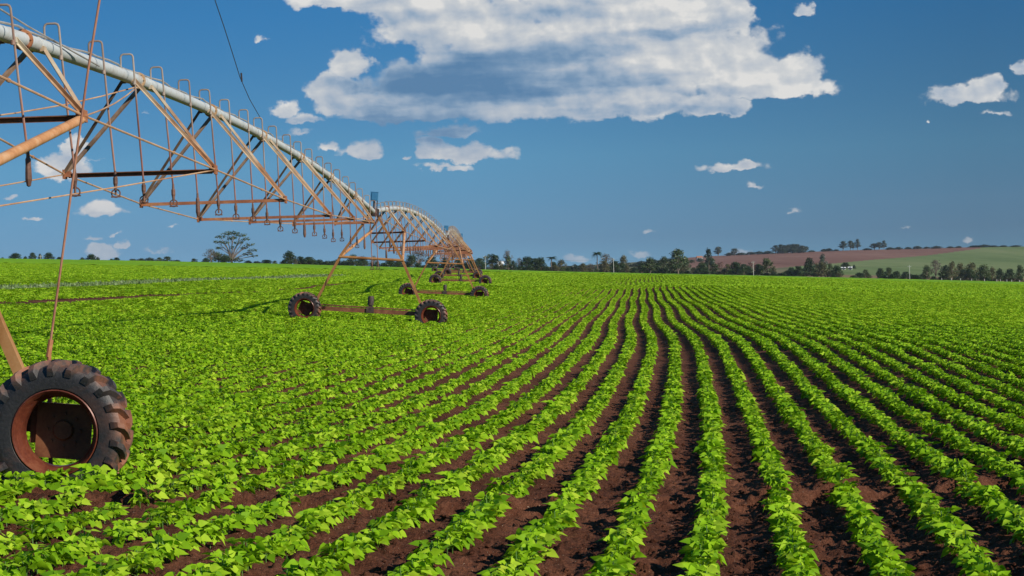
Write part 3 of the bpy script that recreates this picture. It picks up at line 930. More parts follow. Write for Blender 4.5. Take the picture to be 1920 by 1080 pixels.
# ------------------------------------------------------------------ pivot irrigation machine
D = 1.12; RT = D / 2
def tyre_mesh():
    mb = MB()
    w = .15
    prof = [(.325, -.125), (.345, -.150), (.42, -.158), (.475, -.150), (.508, -.125), (.522, -.07), (.526, 0), (.522, .07), (.508, .125), (.475, .150), (.42, .158), (.345, .150), (.325, .125), (.335, 0)]
    mb.lathe(prof, 48)
    nl_ = 21
    for side in (-1, 1):
        for k in range(nl_):
            a0 = 2 * math.pi * (k + (.5 if side > 0 else 0)) / nl_
            # a curved, slanted bar from the middle of the tread to the shoulder and down the sidewall
            stations = [(0.00, 0.0, .519, .560), (.055, .035, .518, .561), (.105, .085, .510, .558), (.146, .135, .482, .546), (.166, .165, .440, .500)]
            vs = []
            for (yy, da, r0, r1) in stations:
                hw = .055 if yy < .12 else .062
                for (rr, s_, fl) in ((r0, -1, 1.12), (r1, -1, .72), (r1, 1, .72), (r0, 1, 1.12)):
                    a = a0 + side * 0 + da * 1.25 * 1.0 + s_ * hw * fl / 1.12
                    yv = side * (yy if rr == r0 else yy * 1.0 + (.012 if yy > .12 else 0))
                    vs.append((rr * math.cos(a), yv, rr * math.sin(a)))
            fs = []
            for i in range(len(stations) - 1):
                for j in range(4):
                    q = (i * 4 + j, i * 4 + (j + 1) % 4, (i + 1) * 4 + (j + 1) % 4, (i + 1) * 4 + j)
                    fs.append(q if side > 0 else q[::-1])
            fs.append((3, 2, 1, 0)); e = (len(stations) - 1) * 4; fs.append((e, e + 1, e + 2, e + 3))
            mb.add(vs, fs)
    return mb

def make_wheel(name='wheel'):
    """axle along Y, centre at origin; the open side faces -Y"""
    w = empty(name)
    t = tyre_mesh().build('tyre', M['tyre'], w, smooth=35)
    r_ = MB().lathe([(.335, -.150), (.327, -.155), (.318, -.140), (.306, -.128), (.300, -.085), (.285, -.070), (.272, -.030), (.268, .05), (.285, .09), (.300, .125), (.318, .140), (.330, .150), (.322, .128), (.308, .112), (.298, .070), (.284, .03), (.290, -.03), (.305, -.062), (.316, -.100), (.320, -.128)], 48)
    r_.build('rim', M['rim'], w, smooth=40)
    p_ = MB()
    p_.box((0, .16, -.01), (.43, .03, .43))
    for a in range(8):
        p_.lathe([(.001, -.012), (.014, -.012), (.014, .0), (.001, .0)], 8, c=(.13 * math.cos(a * .785), .143, .13 * math.sin(a * .785)))
    p_.lathe([(.001, -.03), (.07, -.03), (.08, -.012), (.08, 0), (.001, 0)], 20, c=(0, .145, 0))
    p_.build('gearbox_plate', M['plate'], w)
    g_ = MB()
    g_.box((0, .27, 0), (.26, .19, .26)); g_.lathe([(.001, 0), (.10, 0), (.10, .12), (.001, .12)], 16, c=(0, .36, 0))
    g_.build('gearbox', M['dark'], w)
    return w

APEX = 3.88
WB = 4.29
def make_tower():
    """x: along the wheel base, y: along the span (away), z up; origin on the ground in the middle"""
    t = empty('drive_tower')
    wl = make_wheel(); wl.parent = t; wl.location = (WB / 2, 0, .49)
    wl2 = copy_tree(wl, t); wl2.location = (-WB / 2, 0, .49); wl2.rotation_euler = (0, .35, 0)
    b_ = MB(); b_.bar((-WB / 2 + .22, .33, .52), (WB / 2 - .22, .33, .52), .15, .145)
    b_.box((-WB / 2 + .12, .33, .52), (.30, .30, .30)); b_.box((WB / 2 - .12, .33, .52), (.30, .30, .30))
    b_.build('base_beam', M['beam'], t)
    mt = MB()
    mt.lathe([(.001, 0), (.10, 0), (.105, .05), (.105, .26), (.09, .30), (.001, .31)], 16, axis='Z', c=(.05, .33, .72))
    mt.box((.05, .33, .67), (.14, .14, .12)); mt.box((.05, .24, .56), (.26, .06, .2))
    mt.build('drive_motor', M['dark'], t, smooth=40)
    sh = MB().tube([(-WB / 2 + .3, .24, .64), (WB / 2 - .3, .24, .64)], .022, 8); sh.build('drive_shaft', M['beam'], t)
    for s in (1, -1):
        lg = MB(); lg.bar((s * 1.88, .33, .60), (s * 1.02, .10, 2.38), .085, .085, up=(0, 1, 0)); lg.bar((s * 1.02, .10, 2.38), (s * .14, 0, APEX - .12), .08, .08, up=(0, 1, 0))
        lg.box((s * 1.90, .33, .64), (.22, .16, .04))
        lg.build('leg', M['leg'], t)
    cb = MB().tube([(-1.10, .09, 2.30), (1.10, .09, 2.30)], .048, 10); cb.build('cross_tube', M['leg'], t)
    # braces down from the neighbouring truss joints to the legs
    for s in (1, -1):
        br = MB().tube([(s * 1.06, .10, 2.30), (s * .62, 6.45, 3.30)], .052, 10); br.build('brace', M['brace'], t, smooth=40)
    hd = MB()
    hd.box((0, 0, APEX - .13), (.42, .34, .05)); hd.bar((-.16, -.3, APEX - .02), (.16, -.3, APEX - .02), .04, .26); hd.bar((-.16, .3, APEX - .02), (.16, .3, APEX - .02), .04, .26)
    hd.lathe([(.10, -.25), (.13, -.25), (.135, 0), (.13, .25), (.10, .25)], 16, c=(0, 0, APEX))
    hd.tube([(-.13, -.2, APEX + .05), (-.20, 0, APEX + .14), (-.13, .2, APEX + .05)], .02, 6)
    hd.build('pipe_joint', M['dark'], t, smooth=40)
    cbx = MB(); cbx.box((0, -.08, APEX + .52), (.25, .16, .28)); cbx.box((0, -.08, APEX + .668), (.27, .18, .015)); cbx.box((0.02, -.17, APEX + .52), (.20, .012, .23))
    cbx.build('control_box', M['bluebox'], t)
    post = MB(); post.tube([(0, -.05, APEX + .1), (0, -.05, APEX + .385)], .03, 8); post.bar((.10, .02, APEX - .05), (.10, .02, APEX + .42), .03)
    post.build('box_post', M['dark'], t)
    return t

NB = 8
LSP = 51.4
BAY = LSP / NB
ARCH = .68
HWID = [.66, 1.08, 1.27, 1.38, 1.26, 1.04, .60]
HDEP = [.86, 1.31, 1.60, 1.70, 1.52, 1.26, .86]
def pz(y):
    t = y / LSP
    return ARCH * 4 * t * (1 - t)
def pxo(y):
    t = y / LSP
    return -.13 * 4 * t * (1 - t)
def make_span():
    """origin at the near pipe joint, pipe runs along +y"""
    s = empty('irrigation_span')
    pts = [(pxo(y), y, pz(y)) for y in np.linspace(.28, LSP - .28, 49)]
    pb = MB(); pb.tube(pts, .084, 16)
    for k in range(1, NB):
        y = k * BAY
        fl = MB(); fl.lathe([(.08, -.014), (.118, -.014), (.118, .014), (.08, .014)], 20, c=(pxo(y), y, pz(y)))
        for a in range(8):
            fl.tube([(pxo(y) + .101 * math.cos(a * .785), y - .035, pz(y) + 0.101 * math.sin(a * .785)), (pxo(y) + 0.101 * math.cos(a * .785), y + .035, pz(y) + 0.101 * math.sin(a * .785))], .010, 6)
        fl.build('flange', M['strut'] if k > 1 else M['rust'], s, smooth=40)
        for off in (-.62, .62):
            pb.lathe([(.083, -.03), (.090, -.03), (.090, .03), (.083, .03)], 16, c=(pxo(y + off), y + off, pz(y + off)))
    pb.build('water_pipe', M['pipe'], s, smooth=40)
    J = []
    for k in range(1, NB):
        y = k * BAY; x = pxo(y); z = pz(y)
        l = Vector((x - HWID[k - 1], y, z - HDEP[k - 1])); r_ = Vector((x + HWID[k - 1], y, z - HDEP[k - 1]))
        J.append((l, r_))
        for sgn, e in ((-1, l), (1, r_)):
            for off in (-.62, .62):
                st = MB(); top = (pxo(y + off) + sgn * .075, y + off, pz(y + off) - .045)
                st.angle(top, e + Vector((-sgn * .02, off * .08, .03)), .047, .008, out=(sgn, 0, 0))
                st.box(Vector(top) + Vector((0, 0, -.01)), (.05, .11, .06))
                st.build('truss_strut', M['strut2'] if sgn > 0 else (M['strut_shade2'] if off > 0 else M['strut_shade']), s)
            jp = MB(); jp.box(e, (.03, .17, .13)); jp.box(e + Vector((-sgn * .05, 0, 0)), (.08, .09, .08)); jp.tube([e + Vector((0, -.10, 0)), e + Vector((0, .10, 0))], .022, 8)
            jp.build('joint_plate', M['rust'], s)
        cb = MB()
        if k < 3: cb.angle(l + Vector((.05, 0, -.01)), r_ + Vector((-.05, 0, -.01)), .065, .012, out=(0, -1, 0))
        else: cb.bar(l + Vector((.05, 0, -.01)), r_ + Vector((-.05, 0, -.01)), .05, .055)
        cb.build('cross_bar', M['beam'] if k < 3 else M['rust'], s)
    for i in (0, 1):
        rod = MB(); a0 = Vector((0.10 * (1 if i else -1), .15, -.15)); b0 = Vector((0.10 * (1 if i else -1), LSP - .15, -.15))
        pp = [a0] + [j[i] for j in J] + [b0]
        for p, q in zip(pp[:-1], pp[1:]):
            rod.tube([p, q], .013, 6)
            mid = p.lerp(q, .62); dd = (q - p).normalized() * .03
            rod.tube([mid - dd, mid + dd], .022, 6)
        rod.build('tie_rod', M['rod'], s)
    # sway rods at the two ends
    for (a, b) in ((J[0][0], (pxo(2 * BAY), 2 * BAY, pz(2 * BAY) - .09)), (J[0][1], (pxo(2 * BAY), 2 * BAY, pz(2 * BAY) - .09)), (J[6][0], (pxo(6 * BAY), 6 * BAY, pz(6 * BAY) - .09)), (J[6][1], (pxo(6 * BAY), 6 * BAY, pz(6 * BAY) - .09)),
                   (J[1][0], (-1.25, .12, -1.9)), (J[1][1], (-1.75, .12, -2.14))):
        a = Vector(a); b = Vector(b)
        sag = [a.lerp(b, t) + Vector((0, 0, -.05 * math.sin(math.pi * t))) for t in (0, .25, .5, .75, 1)]
        MB().tube(sag, .010, 6).build('stay_rod' if b.z < -1.5 else 'sway_rod', M['rod'], s)
    # power cable along the top of the pipe
    cp = []
    for i, y in enumerate(np.linspace(.3, LSP - .3, 97)):
        cp.append((pxo(y) + .03 * math.sin(i * 1.9), y, pz(y) + .098 + .03 * abs(math.sin(i * .41)) ** 3))
    MB().tube(cp, .014, 6).build('power_cable', M['cable'], s)
    # drops
    nd = 24
    for i in range(nd):
        y = (i + .5) * LSP / nd + (.12 if i % 3 == 1 else -.06)
        x = pxo(y); z = pz(y)
        low_ = -1.14 if 1 < i < nd - 2 else (-1.34 if i < 2 else -1.75)
        low_ += random.uniform(-.05, .05) + (.19 if 3 < i < 19 else .10)
        if i == 1: low_ = -.84
        w = .17; top = z + .27; lean = random.uniform(-.01, .03) + .15 * max(0, 1 - i / 15)
        pts = [(x, y, z + .07), (x, y, top - .04), (x + .012, y, top - .012), (x + .04, y, top), (x + w - .04, y, top), (x + w - .012, y, top - .012), (x + w, y, top - .04),
               (x + w + lean * .4, y + .02, (top + low_) / 2), (x + w + lean, y, low_)]
        dp = MB().tube(pts, .0135, 7)
        dp.lathe([(.001, -.03), (.026, -.03), (.026, .02), (.001, .02)], 8, axis='Z', c=(x + w + lean * .1, y, z - .12))
        d_ = dp.build('drop_pipe', M['drop2'], s, smooth=50)
        hx_, hz2 = x + w + lean, low_
        hd = MB(); hd.lathe([(.001, -.20), (.018, -.20), (.024, -.15), (.030, -.13), (.030, -.06), (.020, -.04), (.016, .03), (.001, .03)], 8, axis='Z', c=(hx_, y, hz2))
        if i % 7 == 0 or i < 3:
            hd.lathe([(.001, -.30), (.022, -.29), (.036, -.22), (.032, -.10), (.018, 0), (.001, 0)], 8, axis='Z', c=(hx_, y, hz2 - .05))
        else:
            ring = [(hx_ + .055 * math.cos(a), y, hz2 - .255 + .050 * math.sin(a)) for a in np.linspace(0, 2 * math.pi, 15)]
            hd.tube(ring, .010, 5, cap=False); hd.bar((hx_ - .062, y, hz2 - .30), (hx_ + .062, y, hz2 - .30), .02, .018); hd.tube([(hx_, y, hz2 - .2), (hx_, y, hz2 - .27)], .014, 6)
        hd.build('sprinkler_head', M['head'], d_)
    return s

# towers: (middle x, y, ground z against eye at the middle, cross slope)
TW = [(-5.73, 15.34, None), (-4.94, 66.74, None), (-4.13, 118.1, None), (-4.45, 169.6, None), (-6.0, 221.0, None), (-6.7, 272.5, None), (-8.6, 324.0, None), (-12.5, 375.2, None)]
ord_ = ['nearest', 'second', 'third', 'fourth', 'fifth', 'sixth', 'seventh', 'eighth']
tower0 = make_tower()
apexes = []
for i, (x, y, _) in enumerate(TW):
    zl = gz(x - WB / 2, y); zr = gz(x + WB / 2, y)
    if i == 0: zr = EYE - 1.67; zl = EYE - 1.24
    if i == 1: zl = EYE - 1.50; zr = EYE - 1.88
    if i == 2: zl = EYE - 1.65; zr = EYE - 1.95
    if i == 3: zl = EYE - 1.30; zr = EYE - 1.52
    t = tower0 if i == 0 else copy_tree(tower0)
    tilt = math.atan2(zl - zr, WB)
    t.location = (x, y, (zl + zr) / 2 - .03 + {0: .05, 1: -.10, 2: -.05}.get(i, 0))
    # the axle line runs across the span
    nx_, ny_ = TW[min(i + 1, 7)][0], TW[min(i + 1, 7)][1]; px_, py_ = TW[max(i - 1, 0)][0], TW[max(i - 1, 0)][1]
    yaw = -math.atan2(nx_ - px_, ny_ - py_)
    t.rotation_euler = (0, tilt, yaw)
    lab = {0: 'rusty wheeled tower of the irrigation pivot cut by the left edge, with the closest tyre',
           1: 'second rusty A-frame tower with a blue box on top, standing in full view',
           2: 'third rusty A-frame tower with two tyres, just behind the tower in full view',
           3: 'fourth rusty A-frame tower, first of the small crowded ones far down the field'}.get(i, ord_[i] + ' tower of the irrigation pivot, tiny among the far crowded wheels')
    tag(t, lab, 'irrigation tower', 'wheeled towers of the irrigation pivot')
    apexes.append(Matrix.LocRotScale(t.location, t.rotation_euler, None) @ Vector((0, 0, APEX)))
span0 = make_span()
for i in range(len(TW) - 1):
    a, b = apexes[i], apexes[i + 1]
    s = span0 if i == 0 else copy_tree(span0)
    s.location = a
    d = b - a
    s.rotation_euler = (math.atan2(d.z, d.y), 0, -math.atan2(d.x, d.y))
    s.scale = (1, d.length / LSP, 1)
    lab = {0: 'nearest arched pipe and truss span, from the left edge to the blue box tower',
           1: 'second arched pipe and truss span, right behind the blue box tower',
           2: 'third arched pipe and truss span, its top making the small far hump'}.get(i, ord_[i] + ' arched pipe and truss span, hidden in the far tangle of trusses')
    tag(s, lab, 'irrigation span', 'truss spans of the irrigation pivot')

# thin rusty rod rising from the nearest wheel and the wire that leads from it to the pipe
p0 = at(92, 660, 15.75); p1 = at(192, 0, 15.75); p2 = p1 + (p1 - p0) * .62
rd = empty('mast', (p0.x, p0.y, gz(p0.x, p0.y)))
org = Vector((p0.x, p0.y, gz(p0.x, p0.y)))
mid = p0.lerp(p2, .5) + Vector((-.03, 0, 0))
mb = MB().tube([p0 - org, mid - org, p2 - org], .010, 8)
mb.build('rod', M['drop'], rd)
mb = MB(); dv = (p2 - p0).normalized(); mb.tube([org - org + Vector((-.02, 0, -.05)), p0 - org], .018, 8); mb.tube([p0 - org - dv * .04, p0 - org + dv * .10], .021, 8)
mb.build('socket', M['rust'], rd)
tag(rd, 'tall thin rusty rod rising from behind the closest tyre out of the picture', 'rod')
e = at(491, 226, 41.0)
kn = at(450, 145, 38.0)
pts = [p2 - e]
for q in (at(372, -110, 28.5), at(386, -55, 30.5), at(403, 0, 32.8), at(420, 50, 34.4), at(436, 100, 36.2), kn, at(468, 186, 39.4), e):
    pts.append(q - e)
wr = MB().tube(pts, .0075, 6)
wr.tube([kn - e - Vector((-.03, .03, -.08)), kn - e + Vector((.03, .03, -.08))], .017, 6)
w = wr.build('cable', M['darkcable'], None, loc=e)
tag(w, 'thin dark cable hanging down from the sky to the nearest span', 'cable')
a = at(-120, -58, 19.0); b = at(186, 124, 24.8)
wr = MB().tube([a - b, (a.lerp(b, .5) - b) + Vector((0, 0, -.03)), Vector((0, 0, 0))], .010, 6).build('wire', M['cable'], None, loc=b)
tag(wr, 'pale wire running along the pipe at the upper left corner', 'wire')

# ------------------------------------------------------------------ trees
def limb_tree(rng, h, clumps, trunk_r, leaf_n, leaf_s, mat, spread=1.0, name='tree'):
    """clumps: (x,y,z,rx,rz) around the crown; returns trunk mesh, crown mesh"""
    tb = MB()
    zc = min(c[2] for c in clumps)
    fork = max(.12 * h, zc * .55)
    tb.tube([(0, 0, -.3), (rng.normal(0, .05), rng.normal(0, .05), fork * .5), (0, 0, fork)], [trunk_r * 1.25, trunk_r, trunk_r * .8], 7)
    for (x, y, z, rx, rz) in clumps:
        mid = (x * .35 + rng.normal(0, .15), y * .35 + rng.normal(0, .15), fork + (z - fork) * .5)
        tb.tube([(0, 0, fork * .92), mid, (x, y, z)], [trunk_r * .55, trunk_r * .34, trunk_r * .12], 5)
        for q in range(3):
            d = rng.normal(0, 1, 3); d /= np.linalg.norm(d)
            tb.tube([mid if q == 0 else (x * .7, y * .7, fork + (z - fork) * .8), (x + d[0] * rx * .8, y + d[1] * rx * .8, z + abs(d[2]) * rz * .7)], [trunk_r * .2, trunk_r * .06], 4)
    me_t = bpy.data.meshes.new(name + '_trunk'); me_t.from_pydata(tb.v, [], tb.f); me_t.materials.append(M['bark'])
    lv = []
    tot = sum(c[3] ** 2 * c[4] for c in clumps) ** 1.0
    for (x, y, z, rx, rz) in clumps:
        t0 = rng.uniform(.25, .75)
        nleaf = max(8, int(leaf_n * (rx ** 2 * rz) / tot))
        for _ in range(nleaf):
            d = rng.normal(0, 1, 3); d /= np.linalg.norm(d)
            rr = rng.uniform(.35, 1.08) ** .6
            p = np.array([x + d[0] * rx * rr, y + d[1] * rx * rr, z + d[2] * rz * rr * (1 if d[2] > 0 else .75)])
            a = rng.normal(0, 1, 3); a[2] *= .6
            lv.append((p, a, d + rng.normal(0, .5, 3) + np.array([0, 0, .4]), leaf_s * rng.uniform(.6, 1.35), float(np.clip(t0 + rng.normal(0, .16), 0, 1))))
    me_c = leafset(rng, lv, KV * np.array([1.2, 1, 1]), KF, mat, name + '_crown')
    return me_t, me_c

rng = np.random.default_rng(21)
def rnd_clumps(n, zlo, zhi, rad, cr, cz, flat=False, low=.4):
    out_ = []
    for i in range(n):
        a = i * 2.4 + rng.uniform(-.4, .4); f_ = (i + .5) / n
        z = zlo + (zhi - zlo) * f_
        prof = math.sin(math.pi * (low + (1 - low) * f_)) if not flat else (.55 + .45 * math.sin(math.pi * f_ * .9 + .3))
        r_ = rad * max(.12, prof) * rng.uniform(.55, 1.0)
        out_.append((math.cos(a) * r_, math.sin(a) * r_, z, cr * rng.uniform(.75, 1.2), cz * rng.uniform(.75, 1.2)))
    return out_
TREES = {}
# every kind is drawn 10 m tall and about 9 m wide
def kind(nm, variants):
    TREES[nm] = variants
kind('dense', [limb_tree(rng, 10, rnd_clumps(13, 1.9, 8.6, 3.1, 1.75, 1.35), .28, 2000, .55, M['leaf_dark'], name='dense') for _ in range(4)])
kind('mid', [limb_tree(rng, 10, rnd_clumps(14, 2.4, 8.7, 3.1, 1.5, 1.1), .26, 1500, .52, M['leaf_mid'], name='mid') for _ in range(4)])
kind('olive', [limb_tree(rng, 10, rnd_clumps(13, 1.8, 8.8, 3.1, 1.5, 1.2), .26, 1300, .5, M['leaf_olive'], name='olive') for _ in range(3)])
kind('sparse', [limb_tree(rng, 10, rnd_clumps(14, 4.2, 9.0, 3.6, 1.35, .9), .26, 620, .42, M['leaf_grey'], name='sparse') for _ in range(3)])
kind('pink', [limb_tree(rng, 10, rnd_clumps(12, 2.6, 8.8, 3.4, 1.4, 1.1), .22, 620, .45, M['leaf_pink'], name='pink') for _ in range(2)])
kind('tall', [limb_tree(rng, 10, rnd_clumps(10, 3.2, 9.0, 1.9, 1.35, 1.0, low=.2), .2, 1000, .5, M['leaf_blue'], name='tall') for _ in range(4)])
kind('flat', [limb_tree(rng, 10, rnd_clumps(12, 4.6, 8.9, 3.6, 1.7, .9, True), .3, 1500, .55, M['leaf_dark'], name='flat') for _ in range(2)])
kind('bush', [limb_tree(rng, 10, rnd_clumps(9, 2.0, 7.4, 3.4, 2.2, 2.2), .3, 900, .9, M['leaf_dark'], name='bush') for _ in range(3)])
kind('farlow', [limb_tree(rng, 10, rnd_clumps(12, 2.0, 7.6, 3.6, 2.0, 1.9), .3, 900, .9, M['leaf_blue'], name='farlow') for _ in range(4)])
# the big umbrella tree
def umbrella():
    cl = [(-.9, .3, 9.0, 1.2, .6), (.7, -.3, 9.1, 1.2, .6), (-2.2, .2, 8.1, 1.1, .55), (2.1, .3, 8.4, 1.2, .55), (-2.9, .5, 6.7, 1.1, .5), (3.1, -.2, 7.2, 1.1, .5), (.1, .8, 7.6, 1.2, .6), (-1.2, -.9, 6.4, 1.1, .5), (1.6, -.7, 6.3, 1.1, .55),
          (3.9, .3, 5.6, 1.05, .45), (-2.4, 0, 4.9, 1.0, .5), (2.7, .8, 4.7, 1.0, .5), (4.6, -.2, 3.9, 1.0, .45), (.3, .2, 4.9, .9, .4), (3.6, .3, 2.9, 1.1, .5), (4.9, 0, 2.2, .8, .4),
          (-3.3, -.5, 3.1, 1.2, .8), (-2.2, .3, 2.2, 1.6, 1.1), (-.6, 1.0, 1.7, 1.6, 1.0), (1.4, -.2, 1.2, 1.2, .7), (-4.1, 0, 1.6, 1.1, .8)]
    return limb_tree(rng, 10, cl, .26, 2300, .34, M['leaf_mid'], name='umbrella')
kind('umbrella', [umbrella()])
def palm():
    tb = MB().tube([(0, 0, -.3), (.1, 0, 4), (.0, 0, 8.4)], [.24, .17, .15], 7)
    mt = bpy.data.meshes.new('palm_trunk'); mt.from_pydata(tb.v, [], tb.f); mt.materials.append(M['bark'])
    lv = []
    for i in range(34):
        a = rng.uniform(0, 6.28); up = rng.uniform(-.5, 1.1); L = rng.uniform(1.7, 2.3)
        for t in np.linspace(.12, 1, 9):
            r_ = L * t * math.cos(up * (1 - .3 * t)); z = 8.4 + L * t * math.sin(up) - 1.25 * t * t
            p = (math.cos(a) * r_, math.sin(a) * r_, z)
            for s_ in (-1, 1):
                lv.append((p, (math.cos(a + s_ * 1.0), math.sin(a + s_ * 1.0), -.55), (0, 0, 1), .62 * (1.2 - .6 * t), rng.uniform(.1, .7)))
    return mt, leafset(rng, lv, KV * np.array([.45, 1, 1]), KF, M['leaf_dark'], 'palm_crown')
kind('palm', [palm(), palm()])
KNAME = {'dense': 'broadleaf_tree', 'mid': 'broadleaf_tree', 'olive': 'broadleaf_tree', 'sparse': 'bare_tree', 'pink': 'bare_tree', 'tall': 'eucalyptus_tree', 'flat': 'broadleaf_tree', 'bush': 'bush', 'farlow': 'broadleaf_tree', 'umbrella': 'umbrella_tree', 'palm': 'palm_tree'}
KLOOK = {'dense': 'dense dark green tree', 'mid': 'mid green leafy tree', 'olive': 'olive yellowish tree', 'sparse': 'thin grey half-bare tree', 'pink': 'reddish grey half-bare tree', 'tall': 'tall narrow eucalyptus', 'flat': 'flat-topped dark tree', 'bush': 'low dark bush', 'farlow': 'low bluish far tree', 'umbrella': 'large wide umbrella-shaped tree', 'palm': 'palm with ragged crown'}

TL = [ # px, ytop, width px, kind, Z (None: field edge)
 (33, 474, 24, 'dense'), (51, 480, 9, 'bush'), (65, 472, 13, 'dense'), (79, 475, 8, 'dense'), (95, 473, 22, 'dense'), (115, 480, 9, 'bush'), (8, 484, 8, 'bush'),
 (158, 482, 10, 'bush'), (175, 476, 22, 'dense'), (187, 481, 8, 'bush'), (222, 482, 12, 'dense'), (212, 485, 6, 'bush'), (252, 485, 16, 'farlow'), (268, 483, 14, 'farlow'), (284, 482, 20, 'farlow'), (302, 482, 14, 'mid'), (317, 480, 22, 'mid'), (335, 486, 12, 'farlow'),
 (367, 484, 14, 'mid'), (389, 483, 16, 'dense'), (399, 465, 26, 'sparse'), (439, 435, 84, 'umbrella'), (413, 474, 24, 'pink'), (468, 488, 18, 'dense'), (484, 489, 18, 'farlow'), (502, 486, 24, 'dense'), (518, 488, 12, 'mid'), (424, 480, 22, 'dense'),
 (546, 470, 27, 'dense'), (566, 479, 18, 'dense'), (582, 480, 26, 'dense'), (600, 487, 16, 'mid'), (617, 488, 18, 'farlow'), (632, 486, 18, 'farlow'), (648, 487, 16, 'farlow'),
 (665, 476, 26, 'mid'), (683, 480, 22, 'dense'), (704, 478, 20, 'sparse'), (735, 484, 22, 'dense'), (752, 486, 20, 'dense'), (775, 477, 30, 'mid'), (789, 469, 46, 'sparse'), (812, 480, 26, 'dense'), (838, 482, 24, 'dense'), (864, 484, 26, 'dense'), (884, 482, 20, 'dense'),
 (902, 482, 24, 'dense'), (926, 475, 26, 'flat'), (940, 488, 14, 'olive'), (955, 467, 22, 'sparse'), (956, 478, 16, 'mid'), (965, 488, 14, 'dense'), (976, 482, 18, 'sparse'), (990, 479, 30, 'dense'), (1006, 482, 26, 'dense'), (1017, 481, 24, 'dense'),
 (1037, 478, 22, 'palm'), (1040, 489, 18, 'dense'), (1055, 485, 22, 'olive'), (1066, 500, 12, 'bush'), (1079, 494, 18, 'farlow'), (1095, 492, 20, 'olive'), (1109, 493, 18, 'sparse'),
 (1123, 468, 20, 'palm'), (1140, 474, 34, 'sparse'), (1136, 486, 22, 'olive'), (1156, 487, 18, 'dense'), (1172, 476, 22, 'olive'), (1170, 493, 18, 'dense'), (1186, 501, 9, 'bush'),
 (1205, 492, 20, 'dense'), (1221, 481, 28, 'mid'), (1213, 494, 22, 'dense'), (1236, 490, 20, 'dense'), (1247, 479, 24, 'mid'), (1259, 492, 18, 'olive'), (1274, 464, 40, 'mid'), (1289, 480, 18, 'mid'), (1281, 494, 22, 'olive'), (1302, 500, 14, 'olive'),
 (1318, 491, 26, 'dense'), (1332, 464, 15, 'tall'), (1334, 480, 24, 'dense'), (1352, 489, 26, 'pink'), (1367, 494, 18, 'olive'), (1381, 489, 26, 'dense'), (1396, 493, 16, 'dense'), (1410, 489, 26, 'pink'), (1405, 498, 20, 'dense'), (1424, 493, 20, 'dense'), (1440, 482, 28, 'mid'), (1452, 500, 12, 'olive'),
 (1469, 509, 13, 'bush'), (1486, 500, 18, 'dense'), (1499, 497, 20, 'dense'), (1520, 482, 26, 'dense'), (1545, 475, 14, 'tall'), (1544, 489, 26, 'olive'), (1534, 492, 20, 'olive'), (1558, 492, 14, 'mid'), (1571, 497, 23, 'dense'), (1624, 504, 17, 'mid'), (1601, 516, 14, 'bush'),
 (1652, 502, 19, 'dense'), (1668, 500, 20, 'mid'), (1682, 507, 18, 'dense'), (1699, 508, 18, 'dense'), (1716, 513, 22, 'bush'), (1730, 513, 18, 'bush'), (1739, 495, 20, 'mid'), (1756, 485, 30, 'sparse'), (1775, 496, 24, 'dense'), (1787, 487, 20, 'olive'), (1802, 491, 26, 'olive'), (1808, 503, 18, 'dense'), (1823, 490, 30, 'olive'), (1820, 503, 22, 'dense'), (1846, 494, 30, 'mid'), (1843, 506, 26, 'dense'), (1862, 499, 20, 'olive'), (1876, 503, 18, 'dense'), (1894, 502, 22, 'dense'), (1914, 495, 20, 'mid'), (1934, 500, 22, 'dense'),
 (-20, 470, 26, 'dense'), (-60, 468, 30, 'mid'), (-100, 474, 26, 'dense'), (1955, 497, 24, 'dense'), (1985, 500, 26, 'olive'), (2020, 502, 26, 'dense'),
]
